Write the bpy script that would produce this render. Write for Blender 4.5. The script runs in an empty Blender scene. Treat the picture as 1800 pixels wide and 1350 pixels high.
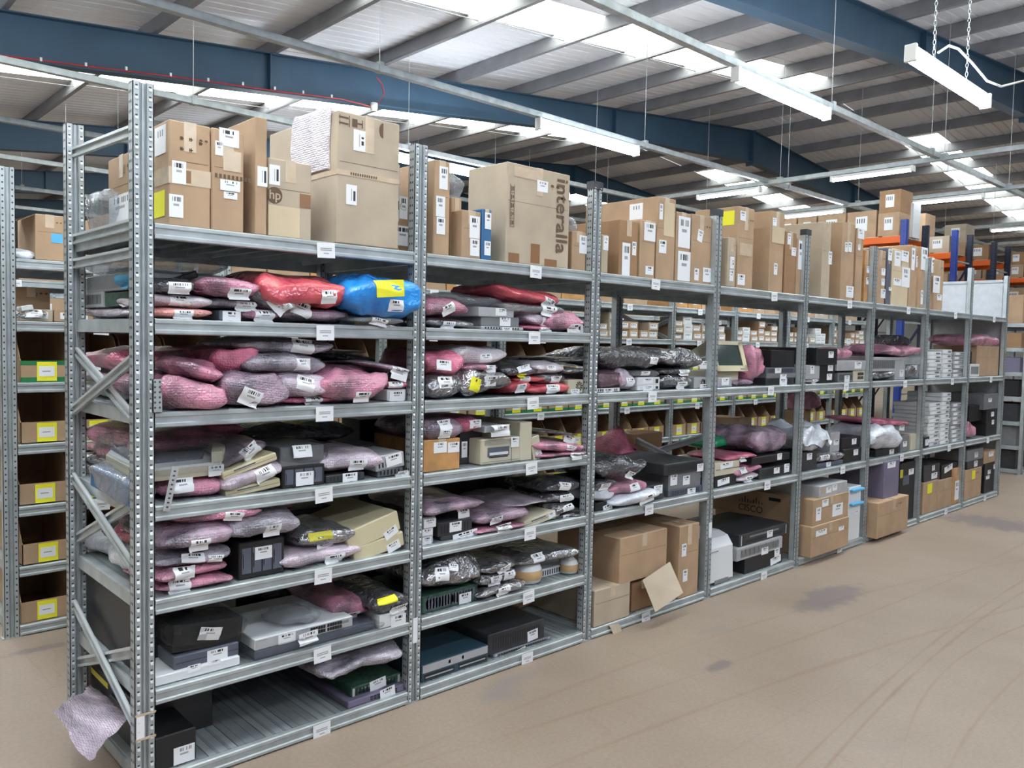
import bpy, bmesh, math, random
from mathutils import Vector, Matrix, noise
from mathutils.bvhtree import BVHTree
R = math.radians
random.seed(7)
SC = bpy.context.scene
COL = SC.collection
# ------------------------------------------------------------------ camera
YAW, PIT, ROL = R(46.892), R(-2.993), R(1.192)
CAM = Vector((-0.991, -2.923, 1.646))
FPX = 1429.2
fw = Vector((math.cos(PIT)*math.cos(YAW), math.cos(PIT)*math.sin(YAW), math.sin(PIT)))
rt0 = Vector((math.sin(YAW), -math.cos(YAW), 0)); up0 = rt0.cross(fw)
rt = math.cos(ROL)*rt0 + math.sin(ROL)*up0
up = -math.sin(ROL)*rt0 + math.cos(ROL)*up0
cd = bpy.data.cameras.new('camera'); cam = bpy.data.objects.new('camera', cd); COL.objects.link(cam)
M = Matrix((rt, up, -fw)).transposed().to_4x4(); M.translation = CAM
cam.matrix_world = M
cd.sensor_fit = 'HORIZONTAL'; cd.sensor_width = 36; cd.lens = FPX/1800*36; cd.clip_start = .05; cd.clip_end = 200
SC.camera = cam
# ------------------------------------------------------------------ world, exposure
SC.view_settings.view_transform = 'Standard'; SC.view_settings.look = 'None'
SC.view_settings.gamma = 1; SC.view_settings.use_curve_mapping = False
SC.view_settings.exposure = 0.5
w = bpy.data.worlds.new('World'); SC.world = w; w.use_nodes = True
w.node_tree.nodes['Background'].inputs[0].default_value = (.85, .92, 1, 1)
w.node_tree.nodes['Background'].inputs[1].default_value = 1.0
LED_E, SKY_E = 55.0, 3.6

def ray(px, py): return fw*FPX + rt*(px-900) - up*(py-675)
def at(px, py, Y):
    d = ray(px, py); return CAM + d*((Y-CAM.y)/d.y)
def atx(px, py, X):
    d = ray(px, py); return CAM + d*((X-CAM.x)/d.x)
# ------------------------------------------------------------------ materials
MATS = {}
def mat(name, col, rough=.6, metal=0, noise_s=0, noise_a=0, bump=0, bump_s=50, kind=None, alpha=1, emit=0, spec=.5, vor=0, coat=0, col2=None, dist=.002):
    if name in MATS: return MATS[name]
    m = bpy.data.materials.new(name); m.use_nodes = True; MATS[name] = m
    nt = m.node_tree; N = nt.nodes; L = nt.links; b = N['Principled BSDF']
    c = (*col, 1); b.inputs['Base Color'].default_value = c
    b.inputs['Roughness'].default_value = rough; b.inputs['Metallic'].default_value = metal
    b.inputs['Specular IOR Level'].default_value = spec
    b.inputs['Coat Weight'].default_value = coat; b.inputs['Coat Roughness'].default_value = .1
    m.diffuse_color = c
    if noise_a or bump or vor or col2:
        tc = N.new('ShaderNodeTexCoord')
    if noise_a or col2:
        n = N.new('ShaderNodeTexNoise'); n.inputs['Scale'].default_value = noise_s; n.inputs['Detail'].default_value = 5
        L.new(tc.outputs['Object'], n.inputs['Vector'])
        r = N.new('ShaderNodeValToRGB'); L.new(n.outputs['Fac'], r.inputs['Fac'])
        r.color_ramp.elements[0].position = .35; r.color_ramp.elements[1].position = .65
        k = 1-noise_a
        r.color_ramp.elements[0].color = (*(col2 if col2 else [v*k for v in col]), 1)
        r.color_ramp.elements[1].color = (*[min(1, v*(1+noise_a*.5)) for v in col], 1)
        L.new(r.outputs['Color'], b.inputs['Base Color'])
    if bump or vor:
        bp = N.new('ShaderNodeBump'); bp.inputs['Distance'].default_value = dist
        if vor:
            v = N.new('ShaderNodeTexVoronoi'); v.inputs['Scale'].default_value = vor; v.inputs['Randomness'].default_value = .45
            L.new(tc.outputs['Object'], v.inputs['Vector'])
            inv = N.new('ShaderNodeMath'); inv.operation = 'SUBTRACT'; inv.inputs[0].default_value = 1
            L.new(v.outputs['Distance'], inv.inputs[1])
            n2 = N.new('ShaderNodeTexNoise'); n2.inputs['Scale'].default_value = 14; L.new(tc.outputs['Object'], n2.inputs['Vector'])
            ad = N.new('ShaderNodeMath'); ad.operation = 'MULTIPLY_ADD'; ad.inputs[1].default_value = 2.5
            L.new(n2.outputs['Fac'], ad.inputs[0]); L.new(inv.outputs[0], ad.inputs[2])
            L.new(ad.outputs[0], bp.inputs['Height']); bp.inputs['Strength'].default_value = .85; bp.inputs['Distance'].default_value = .005
        else:
            n2 = N.new('ShaderNodeTexNoise'); n2.inputs['Scale'].default_value = bump_s; n2.inputs['Detail'].default_value = 3
            n2.inputs['Distortion'].default_value = .6
            L.new(tc.outputs['Object'], n2.inputs['Vector'])
            L.new(n2.outputs['Fac'], bp.inputs['Height']); bp.inputs['Strength'].default_value = bump
        L.new(bp.outputs['Normal'], b.inputs['Normal'])
        if coat: L.new(bp.outputs['Normal'], b.inputs['Coat Normal'])
    if alpha < 1: b.inputs['Alpha'].default_value = alpha
    if emit:
        b.inputs['Emission Color'].default_value = c; b.inputs['Emission Strength'].default_value = emit
    return m
def P(name):
    return MATS[name]
mat('steel', (.44, .48, .50), .42, .35, 9, .18)
mat('steel_dark', (.30, .33, .35), .5, .3, 9, .15)
mat('hole', (.05, .055, .06), .7)
mat('steel_lip', (.62, .65, .67), .35, .4)
mat('card', (.44, .295, .185), .8, 0, 6, .12)
mat('card_pale', (.47, .385, .29), .8, 0, 6, .1)
mat('card_dark', (.33, .19, .10), .8, 0, 6, .12)
mat('card_orange', (.52, .27, .10), .5, 0, 12, .25, coat=.5)
mat('card_cream', (.62, .50, .34), .8, 0, 6, .08)
mat('card_in', (.25, .15, .08), .9)
mat('tape', (.60, .47, .34), .25, 0, 20, .1, coat=.4)
mat('tape_brown', (.27, .14, .07), .25, coat=.4)
mat('paper', (.82, .83, .86), .7)
mat('ink', (.03, .03, .035), .7)
mat('ink_grey', (.35, .35, .38), .7)
mat('ink_card', (.13, .08, .05), .8)
mat('yellow', (.85, .80, .03), .6)
mat('yellow_dull', (.55, .50, .05), .6)
mat('green', (.02, .18, .06), .5)
mat('lime', (.45, .75, .1), .6)
mat('blue_card', (.03, .13, .30), .6)
mat('blue_label', (.05, .28, .50), .5)
mat('cyan', (.10, .45, .75), .5)
mat('red', (.45, .03, .03), .5)
mat('black', (.012, .012, .014), .45)
mat('blackg', (.012, .012, .014), .15, coat=.3)
mat('dark', (.045, .048, .055), .45, .2, 15, .2)
mat('grey', (.25, .26, .28), .45, .4, 15, .1)
mat('lgrey', (.48, .49, .52), .45, .3, 15, .08)
mat('slate', (.10, .11, .15), .5)
mat('dblue', (.03, .07, .10), .45)
mat('lilacbox', (.17, .15, .23), .5)
mat('cream', (.55, .51, .39), .5)
mat('cream2', (.62, .55, .36), .5)
mat('white', (.72, .74, .76), .45)
mat('screen', (.05, .07, .065), .06)
mat('pcb', (.03, .09, .06), .5, 0, 60, .5)
mat('tan', (.55, .36, .18), .5)
mat('bub_pink', (.80, .32, .46), .2, 0, 8, 0, vor=110, col2=(.24, .12, .17), coat=.8)
mat('bub_hot', (.85, .22, .36), .2, 0, 8, 0, vor=110, col2=(.36, .08, .14), coat=.8)
mat('bub_peach', (.85, .42, .38), .3, 0, 9, 0, vor=110, col2=(.70, .28, .26), coat=.3)
mat('bub_purple', (.50, .35, .45), .2, 0, 8, 0, vor=110, col2=(.12, .095, .125), coat=.8)
mat('bub_grey', (.54, .49, .57), .2, 0, 8, 0, vor=110, col2=(.15, .14, .17), coat=.8)
mat('bub_lilac', (.80, .66, .77), .2, 0, 8, 0, vor=110, col2=(.38, .32, .38), coat=.8)
mat('bub_white', (.78, .72, .78), .3, 0, 9, 0, vor=110, col2=(.55, .48, .55), coat=.35)
mat('bag_red', (.72, .12, .14), .22, 0, 6, 0, bump=.9, bump_s=22, col2=(.42, .05, .08), coat=.5, dist=.012)
mat('bag_blue', (.03, .32, .85), .22, 0, 6, 0, bump=.9, bump_s=22, col2=(.01, .12, .42), coat=.5, dist=.012)
mat('bag_white', (.75, .78, .86), .25, 0, 6, 0, bump=.9, bump_s=26, col2=(.50, .53, .60), coat=.4, dist=.012)
mat('bag_green', (.02, .28, .12), .25, bump=.8, bump_s=22, coat=.4, dist=.012)
mat('esd', (.52, .52, .55), .2, .8, 8, 0, bump=1, bump_s=24, col2=(.22, .22, .24), dist=.03, coat=.4)
mat('esd_dark', (.10, .10, .115), .14, .3, 8, .3, bump=1, bump_s=24, dist=.03, coat=.8)
mat('clear', (.75, .78, .82), .08, 0, alpha=.16, bump=1, bump_s=22, dist=.015, coat=1)
mat('clear_pink', (.85, .55, .68), .1, 0, alpha=.38, bump=1, bump_s=22, dist=.015, coat=1)
mat('frost', (.72, .74, .80), .2, 0, alpha=.6, bump=1, bump_s=24, dist=.015, coat=.8)
def film(name, tint, base, edge, rough):
    m = bpy.data.materials.new(name); m.use_nodes = True; MATS[name] = m; nt = m.node_tree; N = nt.nodes; L = nt.links
    N.remove(N['Principled BSDF']); out = N['Material Output']
    tr = N.new('ShaderNodeBsdfTransparent'); tr.inputs[0].default_value = (*[min(1, .55+.45*t) for t in tint], 1)
    pb = N.new('ShaderNodeBsdfPrincipled'); pb.inputs['Base Color'].default_value = (*[t*base*2.2 for t in tint], 1); pb.inputs['Roughness'].default_value = rough; pb.inputs['Coat Weight'].default_value = 1; pb.inputs['Specular IOR Level'].default_value = 1
    tc = N.new('ShaderNodeTexCoord'); n2 = N.new('ShaderNodeTexNoise'); n2.inputs['Scale'].default_value = 20; n2.inputs['Detail'].default_value = 3; n2.inputs['Distortion'].default_value = 1
    L.new(tc.outputs['Object'], n2.inputs['Vector']); bp = N.new('ShaderNodeBump'); bp.inputs['Distance'].default_value = .015; L.new(n2.outputs['Fac'], bp.inputs['Height'])
    L.new(bp.outputs['Normal'], pb.inputs['Normal']); L.new(bp.outputs['Normal'], pb.inputs['Coat Normal'])
    lw = N.new('ShaderNodeLayerWeight'); lw.inputs['Blend'].default_value = .25; L.new(bp.outputs['Normal'], lw.inputs['Normal'])
    mr = N.new('ShaderNodeMapRange'); mr.inputs['To Min'].default_value = base; mr.inputs['To Max'].default_value = edge; L.new(lw.outputs['Facing'], mr.inputs['Value'])
    mx = N.new('ShaderNodeMixShader'); L.new(mr.outputs[0], mx.inputs[0]); L.new(tr.outputs[0], mx.inputs[1]); L.new(pb.outputs[0], mx.inputs[2]); L.new(mx.outputs[0], out.inputs['Surface'])
for k_ in ('clear', 'clear_pink', 'frost'): MATS.pop(k_)
film('clear', (.7, .73, .76), .07, .45, .06); film('clear_pink', (.9, .5, .66), .22, .6, .1); film('frost', (.62, .65, .70), .32, .75, .16)
mat('orange', (.75, .13, .015), .45)
mat('rackblue', (.02, .05, .30), .4)
mat('rackdark', (.015, .02, .05), .5)
mat('beam_blue', (.032, .076, .128), .5, 0, 2, .12)
mat('purlin', (.26, .26, .28), .5, .2, 3, .15)
mat('led', (.85, .93, 1), .5, emit=LED_E)
mat('skylight', (.95, 1, .93), .6, emit=SKY_E)
mat('plastic_white', (.8, .8, .8), .4)
def sheet_mat():
    m = bpy.data.materials.new('roof_sheet'); m.use_nodes = True; MATS['sheet'] = m
    nt = m.node_tree; N = nt.nodes; L = nt.links; b = N['Principled BSDF']
    tc = N.new('ShaderNodeTexCoord'); n = N.new('ShaderNodeTexNoise'); n.inputs['Scale'].default_value = .8
    L.new(tc.outputs['Object'], n.inputs['Vector']); r = N.new('ShaderNodeValToRGB'); L.new(n.outputs['Fac'], r.inputs['Fac'])
    r.color_ramp.elements[0].color = (.76, .76, .79, 1); r.color_ramp.elements[1].color = (.84, .84, .87, 1)
    L.new(r.outputs['Color'], b.inputs['Base Color']); b.inputs['Roughness'].default_value = .45
sheet_mat()
def floor_mat():
    m = bpy.data.materials.new('floor_boards'); m.use_nodes = True; MATS['floor'] = m
    nt = m.node_tree; N = nt.nodes; L = nt.links; b = N['Principled BSDF']
    tc = N.new('ShaderNodeTexCoord')
    def nz(s, d=6, sc=(1, 1, 1), dist=0):
        mp = N.new('ShaderNodeMapping'); mp.inputs['Scale'].default_value = sc; L.new(tc.outputs['Object'], mp.inputs['Vector'])
        n = N.new('ShaderNodeTexNoise'); n.inputs['Scale'].default_value = s; n.inputs['Detail'].default_value = d
        n.inputs['Distortion'].default_value = dist
        L.new(mp.outputs['Vector'], n.inputs['Vector']); return n
    def ramp(n, a, ca, e, ce):
        r = N.new('ShaderNodeValToRGB'); L.new(n.outputs[0], r.inputs['Fac'])
        r.color_ramp.elements[0].position = a; r.color_ramp.elements[0].color = (*ca, 1)
        r.color_ramp.elements[1].position = e; r.color_ramp.elements[1].color = (*ce, 1); return r
    def mix(f, a, c, op='MIX'):
        x = N.new('ShaderNodeMix'); x.data_type = 'RGBA'; x.blend_type = op
        if isinstance(f, float): x.inputs[0].default_value = f
        else: L.new(f, x.inputs[0])
        L.new(a, x.inputs[6])
        if isinstance(c, tuple): x.inputs[7].default_value = (*c, 1)
        else: L.new(c, x.inputs[7])
        return x.outputs[2]
    base = ramp(nz(1.2, 8), .3, (.285, .215, .165), .7, (.345, .270, .215)).outputs[0]
    fine = ramp(nz(60, 3), .3, (.86, .86, .86), .7, (1, 1, 1)).outputs[0]
    c = mix(1.0, base, fine, 'MULTIPLY')
    st = ramp(nz(.9, 3, (1, 1.8, 1)), .66, (0, 0, 0), .76, (1, 1, 1)).outputs[0]
    c = mix(st, c, (.24, .20, .19))
    sc = ramp(nz(.6, 2, (6, .5, 1), 2.5), .495, (0, 0, 0), .5, (1, 1, 1))
    sc.color_ramp.elements[1].position = .5; e = sc.color_ramp.elements.new(.506); e.color = (0, 0, 0, 1)
    k = N.new('ShaderNodeMath'); k.operation = 'MULTIPLY'; k.inputs[1].default_value = .3; L.new(sc.outputs[0], k.inputs[0])
    c = mix(k.outputs[0], c, (.24, .15, .12))
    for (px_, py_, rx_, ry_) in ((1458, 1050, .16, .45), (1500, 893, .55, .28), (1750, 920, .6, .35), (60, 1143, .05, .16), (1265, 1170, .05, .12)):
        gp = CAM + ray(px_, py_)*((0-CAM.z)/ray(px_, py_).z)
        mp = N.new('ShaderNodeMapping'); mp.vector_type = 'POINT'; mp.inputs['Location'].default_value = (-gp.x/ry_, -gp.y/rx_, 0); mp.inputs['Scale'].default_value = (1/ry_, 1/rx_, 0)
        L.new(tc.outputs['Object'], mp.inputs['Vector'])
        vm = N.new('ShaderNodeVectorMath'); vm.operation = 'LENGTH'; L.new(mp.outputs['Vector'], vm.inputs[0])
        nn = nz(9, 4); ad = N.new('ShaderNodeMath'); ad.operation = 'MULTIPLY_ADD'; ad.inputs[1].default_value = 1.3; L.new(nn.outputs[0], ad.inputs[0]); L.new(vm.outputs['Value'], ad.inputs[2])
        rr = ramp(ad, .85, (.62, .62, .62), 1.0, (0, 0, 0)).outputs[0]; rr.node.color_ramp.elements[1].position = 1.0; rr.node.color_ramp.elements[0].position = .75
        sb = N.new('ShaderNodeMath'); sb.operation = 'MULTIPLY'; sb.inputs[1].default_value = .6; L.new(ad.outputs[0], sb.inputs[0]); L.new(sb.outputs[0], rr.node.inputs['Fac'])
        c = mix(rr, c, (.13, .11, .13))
    def gpt(p): d = ray(*p); return CAM + d*((0-CAM.z)/d.z)
    wob = nz(1.1, 2)
    for tri, wd_, st_ in ((((1460, 1340), (1580, 1210), (1800, 1040)), .014, .5), (((1420, 1330), (1540, 1215), (1700, 1085)), .012, .4), (((1000, 1335), (1250, 1240), (1640, 1110)), .02, .3),
                          (((1610, 1250), (1690, 1155), (1800, 1100)), .012, .35), (((1670, 1345), (1735, 1245), (1800, 1180)), .014, .35), (((1050, 1190), (1380, 1080), (1800, 985)), .02, .22), (((1010, 1255), (1300, 1160), (1790, 960)), .015, .25)):
        (x1, y1), (x2, y2), (x3, y3) = [gpt(q).xy for q in tri]
        a11, a12, a21, a22 = 2*(x2-x1), 2*(y2-y1), 2*(x3-x1), 2*(y3-y1); b1_ = x2*x2-x1*x1+y2*y2-y1*y1; b2_ = x3*x3-x1*x1+y3*y3-y1*y1; dt = a11*a22-a12*a21
        cx_, cy_ = (b1_*a22-b2_*a12)/dt, (a11*b2_-a21*b1_)/dt; rad_ = math.hypot(cx_-x1, cy_-y1)
        mp = N.new('ShaderNodeMapping'); mp.inputs['Location'].default_value = (-cx_, -cy_, 0); L.new(tc.outputs['Object'], mp.inputs['Vector'])
        vm = N.new('ShaderNodeVectorMath'); vm.operation = 'LENGTH'; L.new(mp.outputs['Vector'], vm.inputs[0])
        a1 = N.new('ShaderNodeMath'); a1.operation = 'SUBTRACT'; a1.inputs[1].default_value = rad_; L.new(vm.outputs['Value'], a1.inputs[0])
        a2 = N.new('ShaderNodeMath'); a2.operation = 'ABSOLUTE'; L.new(a1.outputs[0], a2.inputs[0])
        a0 = N.new('ShaderNodeMath'); a0.operation = 'MULTIPLY_ADD'; a0.inputs[1].default_value = .05; L.new(wob.outputs[0], a0.inputs[0]); L.new(a2.outputs[0], a0.inputs[2])
        L.new(a1.outputs[0], a2.inputs[0]); a3 = N.new('ShaderNodeMapRange'); a3.inputs['From Min'].default_value = .025; a3.inputs['From Max'].default_value = .025+wd_; a3.inputs['To Min'].default_value = 1; a3.inputs['To Max'].default_value = 0; L.new(a0.outputs[0], a3.inputs['Value'])
        a4 = N.new('ShaderNodeMath'); a4.operation = 'MULTIPLY'; a4.inputs[1].default_value = st_; L.new(a3.outputs[0], a4.inputs[0])
        c = mix(a4.outputs[0], c, (.20, .105, .075))
    # board joints
    br = N.new('ShaderNodeTexBrick'); br.inputs['Scale'].default_value = 1; br.inputs['Brick Width'].default_value = 2.4
    br.inputs['Row Height'].default_value = 1.2; br.inputs['Mortar Size'].default_value = .003
    br.inputs['Color1'].default_value = (0, 0, 0, 1); br.inputs['Color2'].default_value = (0, 0, 0, 1); br.inputs['Mortar'].default_value = (1, 1, 1, 1)
    L.new(tc.outputs['Object'], br.inputs['Vector'])
    k2 = N.new('ShaderNodeMath'); k2.operation = 'MULTIPLY'; k2.inputs[1].default_value = .3; L.new(br.outputs['Color'], k2.inputs[0])
    c = mix(k2.outputs[0], c, (.22, .17, .13))
    L.new(c, b.inputs['Base Color']); b.inputs['Roughness'].default_value = .5
floor_mat()
# ------------------------------------------------------------------ mesh builder
class MB:
    def __init__(s): s.bm = bmesh.new(); s.mats = []
    def mi(s, m):
        if isinstance(m, str): m = MATS[m]
        if m not in s.mats: s.mats.append(m)
        return s.mats.index(m)
    def box(s, x0, x1, y0, y1, z0, z1, m, bev=0):
        i = s.mi(m)
        vs = [s.bm.verts.new(p) for p in ((x0,y0,z0),(x1,y0,z0),(x1,y1,z0),(x0,y1,z0),(x0,y0,z1),(x1,y0,z1),(x1,y1,z1),(x0,y1,z1))]
        fs = [s.bm.faces.new([vs[k] for k in q]) for q in ((0,3,2,1),(4,5,6,7),(0,1,5,4),(1,2,6,5),(2,3,7,6),(3,0,4,7))]
        for f in fs: f.material_index = i
        if bev:
            es = list({e for f in fs for e in f.edges})
            r = bmesh.ops.bevel(s.bm, geom=es, offset=bev, segments=1, affect='EDGES')
            for f in r['faces']: f.material_index = i
        return vs
    def quad(s, pts, m):
        f = s.bm.faces.new([s.bm.verts.new(p) for p in pts]); f.material_index = s.mi(m); return f
    def prism(s, pts, axis, a, b, m):
        """polygon pts (2D) extruded along axis from a to b"""
        i = s.mi(m)
        def co(p, t): return {'x': (t, p[0], p[1]), 'y': (p[0], t, p[1]), 'z': (p[0], p[1], t)}[axis]
        A = [s.bm.verts.new(co(p, a)) for p in pts]; B = [s.bm.verts.new(co(p, b)) for p in pts]
        n = len(pts); fs = [s.bm.faces.new(A[::-1]), s.bm.faces.new(B)]
        for k in range(n): fs.append(s.bm.faces.new((A[k], A[(k+1) % n], B[(k+1) % n], B[k])))
        for f in fs: f.material_index = i
    def bar(s, p, q, w, h, m, upv=(0, 0, 1)):
        p = Vector(p); q = Vector(q); d = (q-p).normalized(); sd = d.cross(Vector(upv)).normalized(); u = sd.cross(d)
        i = s.mi(m); r = []
        for t in (p, q):
            for a, b in ((-1,-1),(1,-1),(1,1),(-1,1)): r.append(s.bm.verts.new(t+sd*a*w/2+u*b*h/2))
        for k in ((3,2,1,0),(4,5,6,7),(0,1,5,4),(1,2,6,5),(2,3,7,6),(3,0,4,7)):
            f = s.bm.faces.new([r[j] for j in k]); f.material_index = i
    def tube(s, pts, rad, m, seg=6):
        pts = [Vector(p) for p in pts]; i = s.mi(m); rings = []
        for k, p in enumerate(pts):
            d = (pts[min(k+1, len(pts)-1)]-pts[max(k-1, 0)]).normalized()
            a = d.cross(Vector((0, 0, 1)) if abs(d.z) < .9 else Vector((1, 0, 0))).normalized(); b = d.cross(a)
            r = rad[k] if isinstance(rad, (list, tuple)) else rad
            rings.append([s.bm.verts.new(p+(a*math.cos(t)+b*math.sin(t))*r) for t in [2*math.pi*j/seg for j in range(seg)]])
        for k in range(len(rings)-1):
            for j in range(seg):
                f = s.bm.faces.new((rings[k][j], rings[k][(j+1) % seg], rings[k+1][(j+1) % seg], rings[k+1][j])); f.material_index = i; f.smooth = seg > 6
        for rr in (rings[0][::-1], rings[-1]):
            f = s.bm.faces.new(rr); f.material_index = i
    def lathe(s, prof, cx, cy, m, seg=24):
        """prof: list of (r,z,mat)"""
        prev = None
        for r, z, mm in prof:
            ring = [s.bm.verts.new((cx+r*math.cos(2*math.pi*j/seg), cy+r*math.sin(2*math.pi*j/seg), z)) for j in range(seg)]
            if prev:
                i = s.mi(mm)
                for j in range(seg):
                    f = s.bm.faces.new((prev[j], prev[(j+1) % seg], ring[(j+1) % seg], ring[j])); f.material_index = i; f.smooth = True
            else:
                f = s.bm.faces.new(ring[::-1]); f.material_index = s.mi(mm)
            prev = ring
        f = s.bm.faces.new(prev); f.material_index = s.mi(prof[-1][2])
    def build(s, name, parent=None, smooth=False, kind=None):
        me = bpy.data.meshes.new(name)
        bmesh.ops.recalc_face_normals(s.bm, faces=[f for f in s.bm.faces if f.is_valid and len(f.edges) > 0 and not f.tag]) if s.closed else None
        s.bm.to_mesh(me); s.bm.free()
        for m in s.mats: me.materials.append(m)
        if smooth:
            for p in me.polygons: p.use_smooth = True
        o = bpy.data.objects.new(name, me); COL.objects.link(o)
        if parent: o.parent = parent
        if kind: o['kind'] = kind
        return o
    closed = False
def empty(name, loc=(0, 0, 0), rz=0):
    o = bpy.data.objects.new(name, None); COL.objects.link(o); o.location = loc; o.rotation_euler = (0, 0, rz)
    o.empty_display_size = .1; return o
def tag(o, label, cat, group=None):
    o['label'] = label; o['category'] = cat
    if group: o['group'] = group
    return o
def struct(mb, name): return mb.build(name, kind='structure')
def copy_tree(o, parent=None):
    c = o.copy(); COL.objects.link(c); c.parent = parent
    for ch in list(o.children): copy_tree(ch, c)
    return c
# ------------------------------------------------------------------ the hall
XA, SL, SR, Z0R = 17.3, .105, -.09, 5.42      # ridge position and roof slopes
def zroof(x): return Z0R+SL*x if x <= XA else Z0R+SL*XA+SR*(x-XA)
m = MB(); m.box(-9, 46, -12, 32, -.1, 0, 'floor'); struct(m, 'floor')
m = MB()
step = .2
for xa, xb in ((-9, XA), (XA, 46)):
    y = -12.0
    while y < 32:
        prof = ((0, 0), (.165, 0), (.172, .022), (.188, .022), (.195, 0), (.2, 0))
        skyl = any(abs(y+.1-(c)) < .46 for c in (-.7, 5.3, 11.3, 17.3, 23.3))
        if not skyl:
            for k in range(5):
                (u0, h0), (u1, h1) = prof[k], prof[k+1]
                m.quad([(xa, y+u0, zroof(xa)+h0), (xa, y+u1, zroof(xa)+h1), (xb, y+u1, zroof(xb)+h1), (xb, y+u0, zroof(xb)+h0)], 'sheet')
        y += step
struct(m, 'ceiling')
n = 0
for c in (-.7, 5.3, 11.3, 17.3, 23.3):
    for xa, xb in ((-9, 14.75), (20.4, 46)):
        n += 1; m = MB()
        y0 = -12+math.ceil((c-.46+12-.1)/step-1e-6)*step; y1 = -12+math.floor((c+.46+12-.1)/step+1e-6)*step+step
        for k in range(int(round((y1-y0)/step))):
            ya = y0+k*step
            prof = ((0, 0), (.165, 0), (.172, .022), (.188, .022), (.195, 0), (.2, 0))
            for j in range(5):
                (u0, h0), (u1, h1) = prof[j], prof[j+1]
                m.quad([(xa, ya+u0, zroof(xa)+h0), (xa, ya+u1, zroof(xa)+h1), (xb, ya+u1, zroof(xb)+h1), (xb, ya+u0, zroof(xb)+h0)], 'skylight')
        struct(m, 'window_%d' % n)
# solid sheets where the skylight strips stop either side of the ridge
m = MB()
for c in (-.7, 5.3, 11.3, 17.3, 23.3):
    m.quad([(14.75, c-.5, zroof(14.75)+.01), (14.75, c+.5, zroof(14.75)+.01), (XA, c+.5, zroof(XA)+.01), (XA, c-.5, zroof(XA)+.01)], 'sheet')
    m.quad([(XA, c-.5, zroof(XA)+.01), (XA, c+.5, zroof(XA)+.01), (20.4, c+.5, zroof(20.4)+.01), (20.4, c-.5, zroof(20.4)+.01)], 'sheet')
struct(m, 'trim_1')
wallm = mat('wall', (.34, .36, .38), .7, 0, 1, .1)
for nm, b in (('wall_left', (-9.2, -9, -12, 32, 0, 4.6)), ('wall_right', (46, 46.2, -12, 32, 0, 4.7))):
    m = MB(); m.box(*b, wallm); struct(m, nm)
for nm, y in (('wall_back', 32), ('wall_front', -12.2)):
    m = MB(); m.prism(((-9, 0), (46, 0), (46, zroof(46)-.02), (XA, zroof(XA)-.02), (-9, zroof(-9)-.02)), 'y', y, y+.2, wallm); struct(m, nm)
# purlins (Z sections lying across the slope)
tn = 1
px0 = 2.9-1.665*6
for k in range(32):
    x = px0+1.665*k
    if x < -8.5 or x > 45 or abs(x-XA) < .5: continue
    z = zroof(x)-.235
    tn += 1; m = MB()
    m.prism(((x-.065, z), (x, z), (x, z+.012), (x-.052, z+.012), (x+.0, z+.215), (x+.07, z+.215), (x+.07, z+.228), (x-.012, z+.228), (x-.065, z+.03)), 'y', -12, 32, 'purlin')
    struct(m, 'trim_%d' % tn)
# blue portal rafters
RY = (-9.9, -3.9, 2.1, 8.1, 14.1, 20.1, 26.1)
def zt(x): return zroof(x)-.24
for yy in RY:
    tn += 1; m = MB()
    for xa, xb, ha, hb in ((-9, 12, .55, .55), (12, XA, .55, .78), (XA, 23, .78, .6), (23, 46, .58, .58)):
        m.prism(((xa, zt(xa)-ha), (xb, zt(xb)-hb), (xb, zt(xb)), (xa, zt(xa))), 'y', yy-.008, yy+.008, 'beam_blue')
        for top in (0, 1):
            a0, b0 = (zt(xa), zt(xb)) if top else (zt(xa)-ha+.016, zt(xb)-hb+.016)
            m.prism(((xa, a0-.016), (xb, b0-.016), (xb, b0), (xa, a0)), 'y', yy-.1, yy+.1, 'beam_blue')
    for x in (4.45, 12, XA-.015, XA+.015, 23):
        m.box(x-.01, x+.01, yy-.1, yy+.1, zt(x)-(.55 if x < 13 else .6 if x > 20 else .85), zt(x), 'beam_blue')
    struct(m, 'trim_%d' % tn)
# ceiling sag rods between the purlins
for yy in (5.55, 11.55, -.45):
    tn += 1; m = MB()
    for x0 in [px0+1.665*k for k in range(4, 28)]:
        m.tube([(x0, yy, zroof(x0)-.12), (x0+1.665, yy, zroof(x0+1.665)-.16)], .007, 'purlin', 5)
    struct(m, 'trim_%d' % tn)
# ------------------------------------------------------------------ lighting rails and fittings
ZR = 4.45
def rail(p, q, wires, label, k=1):
    c = Vector(p); o = empty('lighting_rail', c)
    m = MB(); d = Vector(q)-c
    m.bar((0, 0, 0), d, .075, .004, 'steel'); dd = d.normalized(); sd = Vector((-dd.y, dd.x, 0))
    m.bar(sd*.036+Vector((0, 0, .034)), d+sd*.036+Vector((0, 0, .034)), .003, .068, 'steel')
    m.bar(-sd*.036+Vector((0, 0, .034)), d-sd*.036+Vector((0, 0, .034)), .003, .068, 'steel')
    m.bar(Vector((0, 0, .068)), d+Vector((0, 0, .068)), .075, .003, 'steel')
    m.build('channel', o)
    for t in wires:
        pos = dd*t; X = c.x+pos.x
        m = MB(); m.tube([(pos.x, pos.y, .05), (pos.x, pos.y, zroof(X)-.2-c.z)], .004, 'steel_lip', 5); m.build('hanger_wire', o)
        m = MB(); m.box(pos.x-.03, pos.x+.03, pos.y-.045, pos.y+.045, -.008, .1, 'steel'); m.build('bracket', o)
    tag(o, label, 'rail', 'galvanised lighting rails under the roof'); return o
for yy_ in (-3.9, -6.7): rail((-2, yy_, ZR), (14, yy_, ZR), (1.4, 5.6, 9.8), 'long galvanised lighting rail over the open floor, ' + ('nearer' if yy_ > -5 else 'further'))
XR = [px0+1.665*k for k in range(4, 20)]
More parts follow.
